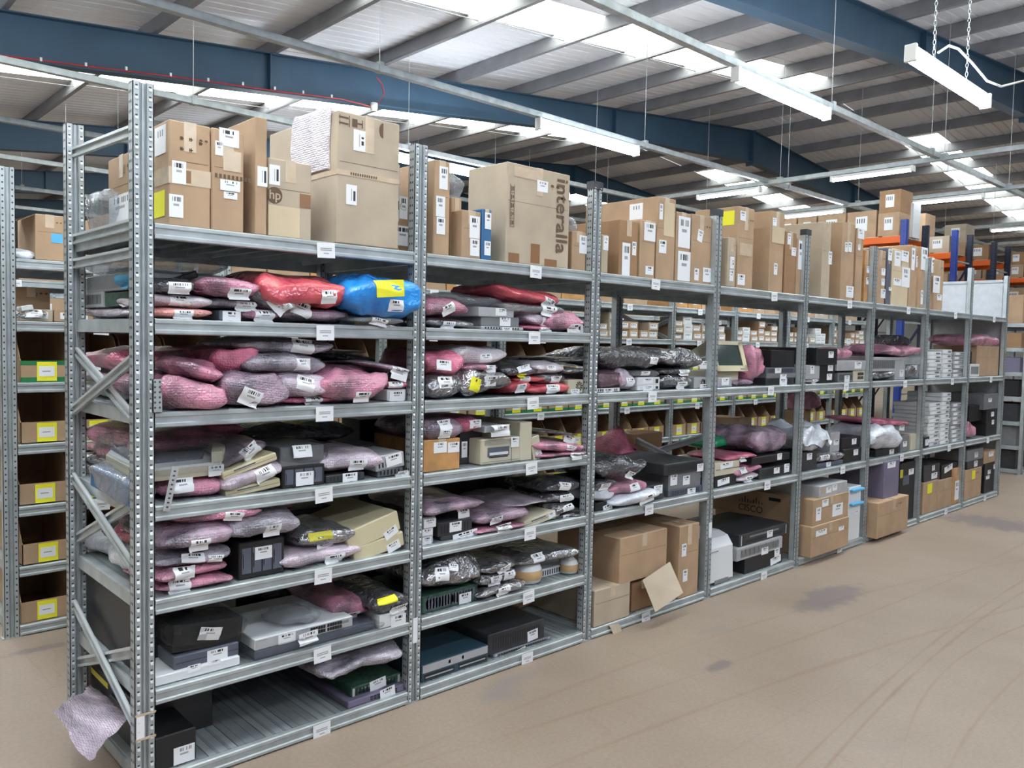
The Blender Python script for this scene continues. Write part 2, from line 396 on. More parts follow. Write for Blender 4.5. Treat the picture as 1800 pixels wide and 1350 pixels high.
rail_names = {-1.1: 'nearest above the aisle', 1.68: 'passing over the right lamp', 4.44: 'crossing above the nearest tall boxes', 7.12: 'behind the big blue beam, second one', 9.9: 'third one back at far left', 12.6: 'fourth one back at far left', 15.7: 'fifth one back at far left', 18.6: 'furthest one back at far left'}
for yy, nm in rail_names.items():
    ws = {1.68: (5.1, 10.4, 13.5), 4.44: (5.9, 10.4, 14.5)}.get(yy, (5.0, 8.2, 12.4, 16))
    rail((-2, yy, ZR), (26 if yy < 6 else 22, yy, ZR), ws, 'long galvanised lighting rail, ' + nm)
for xx, nm in ((11.8, 'nearer cross rail over the far boxes'), (14.8, 'second cross rail over the far boxes'), (19.4, 'third cross rail beyond the pallet racks'), (22.8, 'furthest cross rail beyond the pallet racks')):
    rail((xx, -1, ZR-.03), (xx, 8, ZR-.03), (2.6, 5.2), 'thin steel ' + nm)
def fitting(x, y, z, L, rz, label, big=True):
    o = empty('strip_light', (x, y, z), rz)
    hw = .022 if big else .03
    m = MB(); m.box(-L/2, L/2, -hw, hw, -.012, .03, 'plastic_white'); m.build('housing', o)
    m = MB(); wd = .06 if big else .014
    pts = [(wd*math.cos(a), (-.065 if big else -.045)-(.05 if big else .014)*math.sin(a)) for a in [math.pi*(-.42+1.84*k/14) for k in range(15)]]
    m.prism(pts, 'x', -L/2+.03, L/2-.03, 'led')
    m.build('diffuser' if big else 'tube', o)
    for s in (-1, 1): m = MB(); m.box(s*L/2-.02, s*L/2+.02, -.05, .05, -.115 if big else -.062, .03, 'plastic_white', .005); m.build('end_cap', o)
    tag(o, label, 'light', 'linear strip lights'); return o
fitting(7.22, 4.42, ZR-.04, 1.95, 0, 'glowing strip light on the rail left of centre above boxes')
fitting(7.25, 1.65, ZR-.04, 1.95, 0, 'brightest long strip light on the rail right of centre')
fitting(7.0, 7.3, ZR-.04, 1.95, 0, 'strip light half hidden behind the tall pale carton')
# chained lamp over the aisle
L1 = fitting(7.19, -.06, 4.2, 1.9, 0, 'strip light hanging on two chains at upper right')
for sx in (-.45, .38):
    m = MB(); zc = .03; k = 0; zt_ = zroof(7.19)+.01-4.2
    while zc < zt_:
        a = .012
        pts = [Vector((a*math.cos(t), 0, zc+.022+.026*math.sin(t))) for t in [2*math.pi*j/6 for j in range(7)]]
        if k % 2: pts = [Vector((0, p.x, p.z)) for p in pts]
        m.tube([p+Vector((sx, 0, 0)) for p in pts], .003, 'steel_lip', 4); zc += .042; k += 1
    m.build('chain', L1)
ca, cb = Vector((7.0, -.06, 4.25)), None
pl = [(1650, 92), (1668, 80), (1685, 86), (1710, 112), (1735, 142), (1760, 152), (1800, 142), (1850, 110)]
pts = []
for i in range(len(pl)-1):
    for t in (0, .33, .66): pts.append(at(pl[i][0]*(1-t)+pl[i+1][0]*t, pl[i][1]*(1-t)+pl[i+1][1]*t, -.12))
m = MB(); m.tube(pts, .011, 'plastic_white', 8); tag(m.build('power_cable', None), 'white power cable looping from the chained lamp at upper right', 'cable')
for i, (x, y, nm) in enumerate(((11.8, 2.66, 'first tube light over far boxes, nearer right'), (11.8, 5.2, 'tube light over far boxes, left one'), (14.8, 5.1, 'low tube light just above the far boxes'), (14.8, 2.62, 'tube light above the orange rack beams'), (19.4, 2.6, 'furthest tube light at the right picture edge'))):
    fitting(x, y, ZR-.07, 1.25, R(90), nm, False)
# unseen strip lights added out of frame to brighten shelf fronts and hall
for k_, (x, y) in enumerate(((-.8, 1.68), (-.8, 4.44), (-.8, -1.1), (-.8, -3.9), (3.2, -3.9), (7.2, -3.9), (11.2, -3.9), (-.8, -6.7), (3.2, -6.7), (7.2, 12.6), (-.8, 9.9), (14.2, -1.1))):
    fitting(x, y, ZR-.04, 1.95, 0, 'added strip light, %s of those brightening the shelves from beyond the frame' % ('nearest', 'second', 'third', 'fourth', 'fifth', 'sixth', 'seventh', 'eighth', 'ninth', 'tenth', 'eleventh', 'twelfth')[k_])
# red alarm cable and detector on the blue beam
o = empty('alarm_cable', (3, 7.95, 4.95))
m = MB(); pp = []
for px_, py_ in ((-60, 88), (0, 97), (150, 116), (330, 138), (500, 162), (600, 174), (640, 184)): pp.append(at(px_, py_, 7.98)-o.location)
pp += [at(q[0], q[1], 7.98)-o.location for q in ((652, 188), (664, 184), (675, 165), (672, 148), (662, 136))]
m.tube(pp, .009, 'red', 6); m.build('cable', o)
m = MB(); c = at(657, 187, 7.98)-o.location
m.lathe([(.0, c.z-.07, 'plastic_white'), (.05, c.z-.06, 'plastic_white'), (.06, c.z-.01, 'plastic_white'), (.06, c.z+.05, 'plastic_white')], c.x, c.y, 'plastic_white'); m.build('detector', o)
for q in ((72, 103), (151, 112), (222, 119), (300, 130), (366, 139), (427, 146), (483, 154), (533, 161), (583, 168)):
    c = at(q[0], q[1], 7.97)-o.location; m = MB(); m.box(c.x-.012, c.x+.012, c.y-.01, c.y+.01, c.z-.03, c.z+.012, 'steel_lip'); m.build('clip', o)
tag(o, 'red alarm cable with white detector clipped along the blue roof beam', 'alarm cable')
# ------------------------------------------------------------------ shelving
W, D = 1.174, .84
ZB = [None, .003, .323, .65, .985, 1.317, 1.645, 1.975]      # beam undersides, levels 1..7
BH = .055
def ztop(l): return ZB[l]+BH+.002
_ups = {}
def upright(x, y, rear, parent, near, H=2.5, cap=False):
    key = (rear, near, cap, H)
    if key not in _ups:
        m = MB(); s = -1 if rear else 1           # profile opens away from the aisle side
        y0, y1 = (0, .045)
        # front plates: two flanges and a raised central web, side returns
        m.box(-.035, -.010, y0, y0+.003, 0, H, 'steel'); m.box(.010, .035, y0, y0+.003, 0, H, 'steel')
        m.box(-.012, -.009, y0, y0+.014, 0, H, 'steel'); m.box(.009, .012, y0, y0+.014, 0, H, 'steel')
        m.box(-.012, .012, y0+.012, y0+.015, 0, H, 'steel'); m.box(-.003, .003, y0+.006, y0+.013, 0, H, 'steel')
        m.box(-.035, -.032, y0, y1, 0, H, 'steel'); m.box(.032, .035, y0, y1, 0, H, 'steel')
        m.box(-.035, -.02, y1-.003, y1, 0, H, 'steel'); m.box(.02, .035, y1-.003, y1, 0, H, 'steel')
        m.box(-.045, .045, y0-.002, y1+.01, 0, .004, 'steel')
        k = 0; z = .02
        while z < H-.01:
            for sx in (-.0225, .0225):
                w2 = .005
                m.quad([(sx-w2*.8, y0-.0008, z-.004), (sx+w2*.8, y0-.0008, z-.004), (sx+w2*.8, y0-.0008, z+.005), (sx-w2*.8, y0-.0008, z+.005)], 'hole')
                if near: m.quad([(sx-w2*.9, y0-.005, z-.011), (sx+w2*.9, y0-.005, z-.011), (sx+w2*1.1, y0-.0012, z-.001), (sx-w2*1.1, y0-.0012, z-.001)], 'steel_lip')
            if near:
                for yy in (.015, .03):
                    m.quad([(-.0358, yy-.004, z+.01), (-.0358, yy+.004, z+.01), (-.0358, yy+.004, z+.02), (-.0358, yy-.004, z+.02)], 'hole')
            z += .0333
        if cap: m.box(-.038, .038, -.003, .048, H-.03, H+.012, 'dark')
        _ups[key] = m.build('upright', None)
        o = _ups[key]
    else:
        o = _ups[key].copy(); COL.objects.link(o)
    o.parent = parent; o.location = (x, y, 0) if not rear else (x, y, 0)
    return o
def mk_beam(L):
    m = MB()
    h = BH
    prof = ((0, 0), (-.006, .004), (-.006, .014), (0, .018), (0, .036), (-.005, .040), (-.005, h-.004), (0, h), (.022, h), (.022, h-.003), (.003, h-.003), (.003, 0))
    m.prism(prof, 'x', .036, L-.036, 'steel'); return m
def mk_deck(L, dep):
    m = MB(); n = 10; wd = (L-.02)/n
    for k in range(n):
        a = .01+k*wd; b = a+wd-.004
        m.box(a, b, .024, dep-.024, BH-.004, BH, 'steel_dark' if k % 2 else 'steel')
        m.box(a, a+.003, .024, dep-.024, BH-.024, BH-.004, 'steel'); m.box(b-.003, b, .024, dep-.024, BH-.024, BH-.004, 'steel')
        for q in (.3, .7):
            m.box(a+wd*q-.006, a+wd*q+.006, .024, dep-.024, BH, BH+.0015, 'steel_dark')
    m.box(0.0, .012, .02, dep-.02, 0.004, BH-.002, 'steel'); m.box(L-.012, L, .02, dep-.02, 0.004, BH-.002, 'steel')
    return m
def mk_card():
    m = MB(); m.box(-.04, .04, -.0105, -.009, -.03, .03, 'paper')
    for k, ww in ((.008, .026), (.001, .026), (-.012, .012)): m.quad([(-ww, -.0108, k-.002), (ww, -.0108, k-.002), (ww, -.0108, k+.002), (-ww, -.0108, k+.002)], 'ink_grey')
    return m
protos = {}
def shelf(rack, b, l, L, dep, label_x=None, dark=False, y0=0):
    key = (L, dep)
    if key not in protos:
        d = mk_deck(L, dep).build('shelf', rack); fb = mk_beam(L).build('front_beam', d)
        rb = mk_beam(L).build('rear_beam', d); rb.location = (L, dep, 0); rb.rotation_euler = (0, 0, math.pi)
        protos[key] = d; o = d
        cd_ = mk_card().build('shelf_label', d); protos['card'] = cd_.data
    else:
        s = protos[key]; o = s.copy(); COL.objects.link(o); o.parent = rack
        for ch in s.children:
            if ch.name.startswith('shelf_label'): continue
            c = ch.copy(); COL.objects.link(c); c.parent = o
        cd_ = bpy.data.objects.new('shelf_label', protos['card']); COL.objects.link(cd_); cd_.parent = o
    o.location = (b*W, y0, ZB[l])
    cd_.location = (label_x if label_x else .67, 0, .022 if label_x is None else .02)
    cd_.rotation_euler = (0, R(random.uniform(-3, 3)), 0)
    if not label_x and label_x is not None: pass
    return o
rack1 = empty('shelving_rack', (0, 0, 0))
for i in range(9):
    upright(i*W, 0, 0, rack1, i < 3, 2.5, cap=i in (2, 3, 4))
    upright(i*W, D-.045, 0, rack1, i < 1, 2.5)
for b in range(8):
    for l in ((1, 2, 3, 4, 5, 6, 7) if b < 2 else (1, 3, 5, 7)):
        shelf(rack1, b, l, W, D, {2: .52, 0: .70, 1: .71, 3: .70}.get(b, .70))
def brace(rack, x, p, q, nm='brace'):
    m = MB(); a = Vector((x, *p)); c = Vector((x, *q))
    m.bar(a, c, .003, .044, 'steel'); d = (c-a).normalized(); n = d.cross(Vector((1, 0, 0)))
    for s in (-.015, .015): m.bar(a+n*s-Vector((.006, 0, 0)), c+n*s-Vector((.006, 0, 0)), .010, .010, 'steel_lip' if s > 0 else 'steel')
    m.build(nm, rack)
for x in (0, 3*W):
    brace(rack1, x+.004, (.80, 1.565), (.05, 1.325)); brace(rack1, x-.012, (.80, 1.32), (.05, 1.56))
    brace(rack1, x-.012, (.80, 1.04), (.05, .81)); brace(rack1, x+.004, (.80, .78), (.05, 1.06))
    brace(rack1, x-.012, (.80, .50), (.05, .245)); brace(rack1, x+.004, (.80, .245), (.05, .515))
    brace(rack1, x-.002, (.80, 2.385), (.045, 2.35), 'end_rail')
    if x == 0:
        brace(rack1, x-.002, (.80, 2.03), (.045, 2.03), 'end_rail'); brace(rack1, x-.002, (.80, 1.93), (.045, 1.93), 'end_rail')
m = MB(); m.box(8*W-.002, 8*W+.001, .046, .794, .06, 2.44, 'lgrey'); m.box(8*W-.012, 8*W+.004, .046, .794, 2.43, 2.46, 'steel'); m.build('end_panel', rack1)
m = MB(); m.box(.99*W, 1.05*W-.045, -.003, -.0015, .275, .39, 'paper'); m.build('row_label', rack1)
m = MB(); m.box(-.03, -.003, -.004, -.001, .22, .30, 'paper'); m.box(-.034, .036, -.0045, -.001, .212, .22, 'tape'); m.box(-.034, .036, -.0045, -.001, .30, .307, 'tape'); m.build('row_label', rack1)
m = MB(); m.box(3*W-.005, 3*W+.028, -.003, -.0015, .40, .50, 'paper'); m.build('row_label', rack1)
m = MB(); m.bar((W-.03, 0, 0), (W-.03, 0, 0.001), .001, .001, 'steel'); m.bm.free()
tag(rack1, 'long galvanised steel shelving run filling the front of the picture', 'shelving')
# ------------------------------------------------------------------ content builders
def label_mesh(w_, h_, style=0, seed=0):
    """flat grid of cells, x right, z up, centred; returns verts, faces, mats"""
    nx, nz = 30, 10; rnd = random.Random(seed); V = []; F = []; MI = []
    for j in range(nz+1):
        for i in range(nx+1): V.append(((i/nx-.5)*w_, (j/nz-.5)*h_))
    bars = [rnd.random() < .55 for _ in range(nx)]
    for j in range(nz):
        for i in range(nx):
            k = 0
            if style == 0:
                if j in (7, 8) and 6 <= i <= 24 and bars[i]: k = 1
                elif j == 5 and 9 <= i <= 20: k = 2
            elif style == 1:
                if 20 <= i <= 25 and 2 <= j <= 7 and bars[j]: k = 1
                elif i in (14, 15) and 2 <= j <= 7: k = 2
            F.append((j*(nx+1)+i, j*(nx+1)+i+1, (j+1)*(nx+1)+i+1, (j+1)*(nx+1)+i)); MI.append(k)
    return V, F, MI
_ls = [0]
def stick_label(root, bvh, cx, cz, w_, h_, rot=0, color='paper', name='barcode_label', ymin=-1, style=0, plain=False):
    _ls[0] += 1
    V, F, MI = label_mesh(w_, h_, style, _ls[0])
    c, s = math.cos(rot), math.sin(rot); out = []; last = None; ys = []
    for x, z in V:
        X = cx+x*c-z*s; Z = cz+x*s+z*c
        y = None
        if bvh:
            h = bvh.ray_cast(Vector((X, ymin, Z)), Vector((0, 1, 0)))
            if h[0] is not None: y = h[0].y
        ys.append(y); out.append([X, y, Z])
    good = [y for y in ys if y is not None]
    if not good: good = [0]
    ymn, ymx = min(good), max(good); med = sorted(good)[len(good)//2]
    for v in out:
        y = v[1] if v[1] is not None else med
        v[1] = min(y, med+.012, ymn+.03)-.002
    me = bpy.data.meshes.new(name); me.from_pydata(out, [], F)
    for mm in (color, 'ink', 'ink_grey'): me.materials.append(MATS[mm])
    for p, k in zip(me.polygons, MI): p.material_index = 0 if plain else k; p.use_smooth = True
    o = bpy.data.objects.new(name, me); COL.objects.link(o); o.parent = root; return o
def side_label(root, x, y0, y1, z0, z1, color='paper', name='barcode_label'):
    m = MB(); m.box(x-.002, x-.0005, y0, y1, z0, z1, color)
    n = 7
    for k in range(n):
        if color == 'paper' and k % 2: m.quad([(x-.0025, y0+(y1-y0)*(.15+.1*k), z0+(z1-z0)*.62), (x-.0025, y0+(y1-y0)*(.2+.1*k), z0+(z1-z0)*.62), (x-.0025, y0+(y1-y0)*(.2+.1*k), z0+(z1-z0)*.85), (x-.0025, y0+(y1-y0)*(.15+.1*k), z0+(z1-z0)*.85)], 'ink')
    return m.build(name, root)
def bag_mesh(w_, d_, h_, seed, e1=.55, e2=.4, amp=.1, pinch=.55, nl=16, nt=40, sag=0):
    V = []; F = []
    def cs(a, e): c = math.cos(a); return math.copysign(abs(c)**e, c)
    def sn(a, e): c = math.sin(a); return math.copysign(abs(c)**e, c)
    sv = Vector((seed*3.17, seed*1.71, seed*.77))
    sk = noise.noise(sv*2)*.25
    for i in range(nl+1):
        ph = -math.pi/2+math.pi*i/nl
        for j in range(nt):
            th = 2*math.pi*j/nt
            x = cs(ph, e1)*cs(th, e2); y = cs(ph, e1)*sn(th, e2); z = sn(ph, e1)
            ex = abs(x); ey = abs(y)
            k = 1-pinch*(ex**5)-pinch*.4*(ey**7)
            cor = (ex**4)*(ey**4)
            k *= 1+sk*x
            p = Vector((x*w_/2*(1+.10*cor), y*d_/2*(1+.08*cor), z*h_/2*k*(1-.5*cor)))
            q = Vector((p.x*5, p.y*5, p.z*7))+sv
            n1 = noise.noise(q); n2 = noise.noise(q*2.3); n3 = noise.noise(q*5.1)
            rid = 1-2*abs(noise.noise(q*1.6+Vector((5, 5, 5))))
            f = amp*(n1*1.1+n2*.5+.35*rid+.25*n3)
            p.z += h_*f
            p += Vector((x, y, 0))*(f*.06)
            p.x += .012*n2*min(1, amp*8); p.y += (.045*noise.noise(q*1.3+Vector((9, 0, 0)))+.012*n3)*min(1, amp*8)
            p.z -= sag*(x*x)*h_
            V.append(p)
    zs_ = sorted(v.z for v in V); zm = zs_[int(len(zs_)*.06)]; zM = zs_[int(len(zs_)*.90)]
    sc = h_/(zM-zm)
    for v in V:
        v.z = (v.z-zm)*sc
        v.z = max(0, v.z)
    for i in range(nl):
        for j in range(nt):
            a = i*nt+j; b = i*nt+(j+1) % nt
            F.append((a, b, b+nt, a+nt))
    me = bpy.data.meshes.new('bag'); me.from_pydata(V, [], F)
    for p in me.polygons: p.use_smooth = True
    return me, BVHTree.FromPolygons(V, F)
MESHC = [0]
def put_labels(root, bvh, labs, P0, inv, yf):
    pl = (lambda a, b, c: atx(a, b, P0)) if P0 is not None else at
    for L_ in labs:
        x0, y0, x1, y1 = L_[:4]; rot = R(L_[4]) if len(L_) > 4 else 0
        col = L_[5] if len(L_) > 5 else 'paper'
        a = pl((x0+x1)/2, (y0+y1)/2, yf); b0 = pl(x0, (y0+y1)/2, yf); b1 = pl(x1, (y0+y1)/2, yf)
        t0 = pl((x0+x1)/2, y0, yf); t1 = pl((x0+x1)/2, y1, yf)
        loc = inv @ a
        stick_label(root, bvh, loc.x, loc.z, math.hypot(b1.x-b0.x, b1.y-b0.y), abs(t0.z-t1.z), rot, col, 'barcode_label' if col == 'paper' else 'coloured_sticker', plain=col != 'paper', style=L_[6] if len(L_) > 6 else 0)
def feat(m, f, w_, d_, h_):
    """front details on the y=-d/2 face"""
    y = -d_/2-.001
    def q(a, b, c, d, mm): m.quad([(a, y, c), (b, y, c), (b, y, d), (a, y, d)], mm)
    if 'p' in f:      # rows of network ports
        n = max(4, int(w_*.55/.02)); x0 = -w_*.12
        for r_ in (0, 1):
            for k in range(n):
                a = x0+k*(w_*.5/n); q(a, a+w_*.38/n, h_*(.2+.32*r_), h_*(.45+.32*r_), 'black')
    if 'v' in f:      # vent slots
        n = max(3, int(w_/.02))
        for k in range(n):
            a = -w_*.42+k*w_*.84/n; q(a, a+w_*.4/n, h_*.2, h_*.8, 'black')
    if 'd' in f:      # drive bays
        n = 4
        for k in range(n):
            a = -w_*.45+k*w_*.9/n; q(a+.003, a+w_*.9/n-.003, h_*.15, h_*.85, 'slate'); q(a+.006, a+w_*.2/n, h_*.3, h_*.7, 'lgrey')
    if 'f' in f:      # round fan grille
        r_ = min(h_, w_)*.36; cx = w_*.22
        for k in range(10):
            a = 2*math.pi*k/10
            m.quad([(cx+r_*.25*math.cos(a), y, h_*.5+r_*.25*math.sin(a)), (cx+r_*math.cos(a), y, h_*.5+r_*math.sin(a)), (cx+r_*math.cos(a+.4), y, h_*.5+r_*math.sin(a+.4)), (cx+r_*.25*math.cos(a+.4), y, h_*.5+r_*.25*math.sin(a+.4))], 'black')
    if 's' in f:      # power socket
        q(w_*.3, w_*.42, h_*.25, h_*.75, 'black')
    if 'm' in f:      # steel card fronts above and below
        q(-w_*.49, w_*.49, h_*.52, h_*.97, 'lgrey'); q(-w_*.47, -w_*.03, h_*.1, h_*.42, 'black'); q(w_*.03, w_*.47, h_*.1, h_*.42, 'black')
        for sx in (-1, 1): m.quad([(sx*w_*.25-w_*.2, y-.001, h_*.2), (sx*w_*.25+w_*.2, y-.001, h_*.2), (sx*w_*.25+w_*.2, y-.001, h_*.28), (sx*w_*.25-w_*.2, y-.001, h_*.28)], 'lgrey'); q(sx*w_*.1-.006, sx*w_*.1+.006, h_*.65, h_*.85, 'black')
    if 'l' in f:      # horizontal trim lines
        q(-w_*.48, w_*.48, h_*.46, h_*.5, 'black'); q(-w_*.3, w_*.1, h_*.62, h_*.78, 'slate')
    if 'g' in f:      # rack gear front: two handles and slots
        for sx in (-1, 1): q(sx*w_*.46-.006, sx*w_*.46+.006, h_*.1, h_*.9, 'steel_lip')
        q(-w_*.38, w_*.38, h_*.25, h_*.42, 'black'); q(-w_*.3, w_*.3, h_*.6, h_*.75, 'grey')
DESC = {
 'bub_pink': 'pink bubble-wrapped parcel', 'bub_hot': 'hot pink bubble-wrapped parcel', 'bub_peach': 'peach pink bubble-wrapped flat parcel',
 'bub_purple': 'purplish bubble-wrapped parcel', 'bub_grey': 'grey bubble-wrapped parcel', 'bub_lilac': 'lilac bubble-wrapped parcel',
 'bub_white': 'pinkish white bubble-wrapped parcel', 'bag_red': 'red plastic bag of parts', 'bag_blue': 'bright blue plastic bag',
 'bag_white': 'crumpled white plastic bag', 'bag_green': 'flat green plastic bag', 'esd': 'shiny silver antistatic bag', 'esd_dark': 'glossy black antistatic bag',
 'frost': 'cloudy clear plastic bag', 'black': 'black equipment box', 'dark': 'dark grey equipment box', 'grey': 'grey metal equipment box',
 'lgrey': 'light grey metal unit', 'slate': 'slate blue-black unit', 'white': 'white metal unit', 'cream': 'cream plastic unit', 'cream2': 'yellowed cream console',
 'card': 'brown cardboard carton', 'card_pale': 'pale cardboard carton', 'card_dark': 'dark brown cardboard carton', 'card_orange': 'orange-brown film-wrapped carton',
 'card_cream': 'cream cardboard carton', 'lilacbox': 'dull lilac equipment tray', 'dblue': 'dark teal chassis', 'steel': 'bare steel unit', 'blue_card': 'dark blue carton'}
KN = {'bub': 'parcel', 'esd': 'bag', 'bag': 'bag', 'unit': 'equipment', 'carton': 'box', 'wrap': 'equipment'}
NAME = {'bub': 'bubble_wrap_parcel', 'esd': 'antistatic_bag', 'bag': 'plastic_bag', 'unit': 'equipment_unit', 'carton': 'cardboard_carton', 'wrap': 'bagged_unit'}
ORD = ['first', 'second', 'third', 'fourth', 'fifth', 'sixth', 'seventh', 'eighth', 'ninth', 'tenth', 'eleventh', 'twelfth', 'thirteenth', 'fourteenth', 'fifteenth', 'sixteenth', 'seventeenth']
REG = []       # placed shelf items for labelling and stacking
def item(kind, col, x0, yt, x1, yb, b, l, yf=.035, dep=None, labs=(), rz=0, tilt=0, f='', desc=None, ry=0, ref=None, row=0, amp=.1, pinch=.55, nolab=False, extra=None, side=None, y0f=0, zb=None, par=None):
    at = globals()['at'] if side is None else (lambda a_, b_, c_: (lambda v: Vector((-v.y, v.x, v.z)))(atx(a_, b_, side)))
    if side is not None: yf = side; row = ('s', row)
    xc = (x0+x1)/2 if ref is None else ref
    zt_ = at(xc, yt, yf).z
    X0 = at(x0, (yt+(yb or yt))/2, yf).x; X1 = at(x1, (yt+(yb or yt))/2, yf).x
    if row == 0 and side is None:
        f_ = .075 if kind in ('bub', 'esd', 'bag', 'wrap') else .0
        lo_, hi_ = b*W+.039, (b+1)*W-.039; pad = f_*(X1-X0)
        if yf > -.05:
            if X0-pad < lo_: X0 = lo_+pad
            if X1+pad > hi_: X1 = hi_-pad
    base = ztop(l) if zb is None else zb
    z0 = base if yb is None else at(xc, yb, yf).z
    if yb is not None and yf > -.07:
        best = None
        for r in REG:
            if r['b'] == b and r['l'] == l and r['row'] == row:
                ov = min(X1, r['x1'])-max(X0, r['x0'])
                if ov > .3*min(X1-X0, r['x1']-r['x0']) and abs(r['zt']-z0) < .05 and r['yf'] < yf+.25:
                    if best is None or r['zt'] > best: best = r['zt']
        if best is not None: z0 = best-.001
        elif z0 < base+.03: z0 = base
    h = max(zt_-z0, .015); w_ = X1-X0
    if dep is None: dep = {'bub': min(.42, max(.22, w_*1.1)), 'bag': .3, 'esd': .26, 'unit': .42, 'carton': .5, 'wrap': .4}[kind]
    cx = (X0+X1)/2; cy = yf+dep/2
    if kind in ('bub', 'esd', 'bag') : MESHC[0] += 1
    if side is not None: loc = Vector((side+dep/2, -(X0+X1)/2, z0)); rz -= 90
    else: loc = Vector((cx, cy, z0))
    root = empty(NAME[kind], loc); root.rotation_euler = (R(tilt), R(ry), R(rz))
    Mx = Matrix.Translation(loc) @ root.rotation_euler.to_matrix().to_4x4(); inv = Mx.inverted()
    bvh = None
    if kind in ('bub', 'esd', 'bag'):
        me, bvh = bag_mesh(w_*1.1, dep, h*1.08, MESHC[0]*1.37+3, amp=amp*(1.3 if kind != 'bub' else 1.25), pinch=pinch, nl=18, nt=56, e1=.52, e2=.33)
        me.materials.append(MATS[col]); o = bpy.data.objects.new('bubble_wrap' if kind == 'bub' else 'plastic_film', me); COL.objects.link(o); o.parent = root
        if kind == 'bub' and w_ > .1:
            # sealed seam strip along one end
            m = MB(); zz = h*.42; s = 1 if (MESHC[0] % 2) else -1; xe = s*w_*.5
            for k in range(7):
                ya = -dep*.40+k*dep*.8/7; yb_ = ya+dep*.8/7
                za = zz+.008*math.sin(k*1.9+MESHC[0]); zb_ = zz+.008*math.sin((k+1)*1.9+MESHC[0])
                m.quad([(xe-s*.03, ya, za), (xe+s*.018, ya, za-.01), (xe+s*.018, yb_, zb_-.01), (xe-s*.03, yb_, zb_)], col)
            m.build('sealed_end', root)
    else:
        m = MB()
        if kind == 'carton':
            m.box(-w_/2, w_/2, -dep/2, dep/2, 0, h, col, .004)
            m.box(-w_/2+.003, w_/2-.003, -.0015, .0015, h, h+.001, 'card_in')
            if h > .2 and w_ > .08:
                zz = h*.62; m.box(-w_/2+.01, w_/2-.01, -dep/2-.0005, -dep/2, zz, zz+.0015, 'ink_card')
            m.build('box_body', root)
            if w_ > .06 and h > .1:
                t = MB(); tw = min(.022, w_*.2)
                t.prism([(-dep/2-.0012, h*.72), (-dep/2-.0002, h*.72), (-dep/2-.0002, h+.0002), (dep/2, h+.0002), (dep/2, h+.0015), (-dep/2-.0012, h+.0015)], 'x', -tw, tw, 'tape')
                t.build('packing_tape', root)
                if h > .16 and w_ > .09 and ((MESHC[0]+int(x0)) % 2 == 0):
                    t = MB(); s_ = min(w_, .3)*.09
                    for k in range(3):
                        a = w_*.08+k*s_*1.5; zz = h*.86
                        if k == 0:
                            t.quad([(a, -dep/2-.001, zz-s_), (a+s_*.2, -dep/2-.001, zz-s_), (a+s_*.2, -dep/2-.001, zz), (a, -dep/2-.001, zz)], 'ink_card')
                            t.quad([(a+s_*.6, -dep/2-.001, zz-s_), (a+s_*.8, -dep/2-.001, zz-s_), (a+s_*.8, -dep/2-.001, zz), (a+s_*.6, -dep/2-.001, zz)], 'ink_card')
                            t.quad([(a-s_*.1, -dep/2-.001, zz-s_*1.2), (a+s_*.9, -dep/2-.001, zz-s_*1.2), (a+s_*.9, -dep/2-.001, zz-s_*1.08), (a-s_*.1, -dep/2-.001, zz-s_*1.08)], 'ink_card')
                        else:
                            t.quad([(a, -dep/2-.001, zz-s_*.5), (a+s_, -dep/2-.001, zz-s_*.5), (a+s_*.8, -dep/2-.001, zz), (a+s_*.2, -dep/2-.001, zz)], 'ink_card')
                            t.quad([(a+s_*.45, -dep/2-.001, zz-s_), (a+s_*.55, -dep/2-.001, zz-s_), (a+s_*.55, -dep/2-.001, zz-s_*.5), (a+s_*.45, -dep/2-.001, zz-s_*.5)], 'ink_card')
                    t.build('printed_symbols', root)
        else:
            m.box(-w_/2, w_/2, -dep/2, dep/2, 0, h, col, min(.004, h*.15))
            if kind == 'unit' or f: feat(m, f, w_, dep, h)
            m.build('casing', root)
        if kind == 'wrap':
            me, bvh = bag_mesh(w_*1.14, dep*1.12, h*1.22, random.random()*50, e1=.35, e2=.25, amp=.09, pinch=.4)
            me.materials.append(MATS[extra or 'clear']); o = bpy.data.objects.new('plastic_bag', me); COL.objects.link(o); o.parent = root; o.location.z = 0
    if not bvh: 
        bb = MB(); bb.box(-w_/2, w_/2, -dep/2, dep/2, 0, h, 'paper'); bvh = BVHTree.FromBMesh(bb.bm); bb.bm.free()
    put_labels(root, bvh, labs, side, inv, yf)
    rec = dict(o=root, b=b, l=l, row=row, x0=X0, x1=X1, zt=z0+h*.97, yf=yf, desc=desc or DESC.get(col, col), cat=KN[kind], z0=z0, nolab=nolab, kind=kind, w=w_, h=h, dep=dep)
    REG.append(rec); return rec
def IT(b, l, rows):
    out = []
    for r in rows:
        r = list(r); kw = r.pop() if isinstance(r[-1], dict) else {}
        labs = r[6:]; out.append(item(*r[:6], b, l, labs=labs, **kw))
    return out
def txt(root, s, x, y, z, size, rot_axis, m_='ink_card', rz=0, name='printed_text', ext=0):
    c = bpy.data.curves.new('t', 'FONT'); c.body = s; c.size = size; c.align_x = 'CENTER'; c.align_y = 'CENTER'; c.offset = size*.012
    to = bpy.data.objects.new('t', c); me = bpy.data.meshes.new_from_object(to); bpy.data.objects.remove(to)
    me.materials.clear(); me.materials.append(MATS[m_])
    o = bpy.data.objects.new(name, me); COL.objects.link(o); o.parent = root; o.location = (x, y, z)
    o.rotation_euler = (R(90), rot_axis, rz); return o
exec_items = True
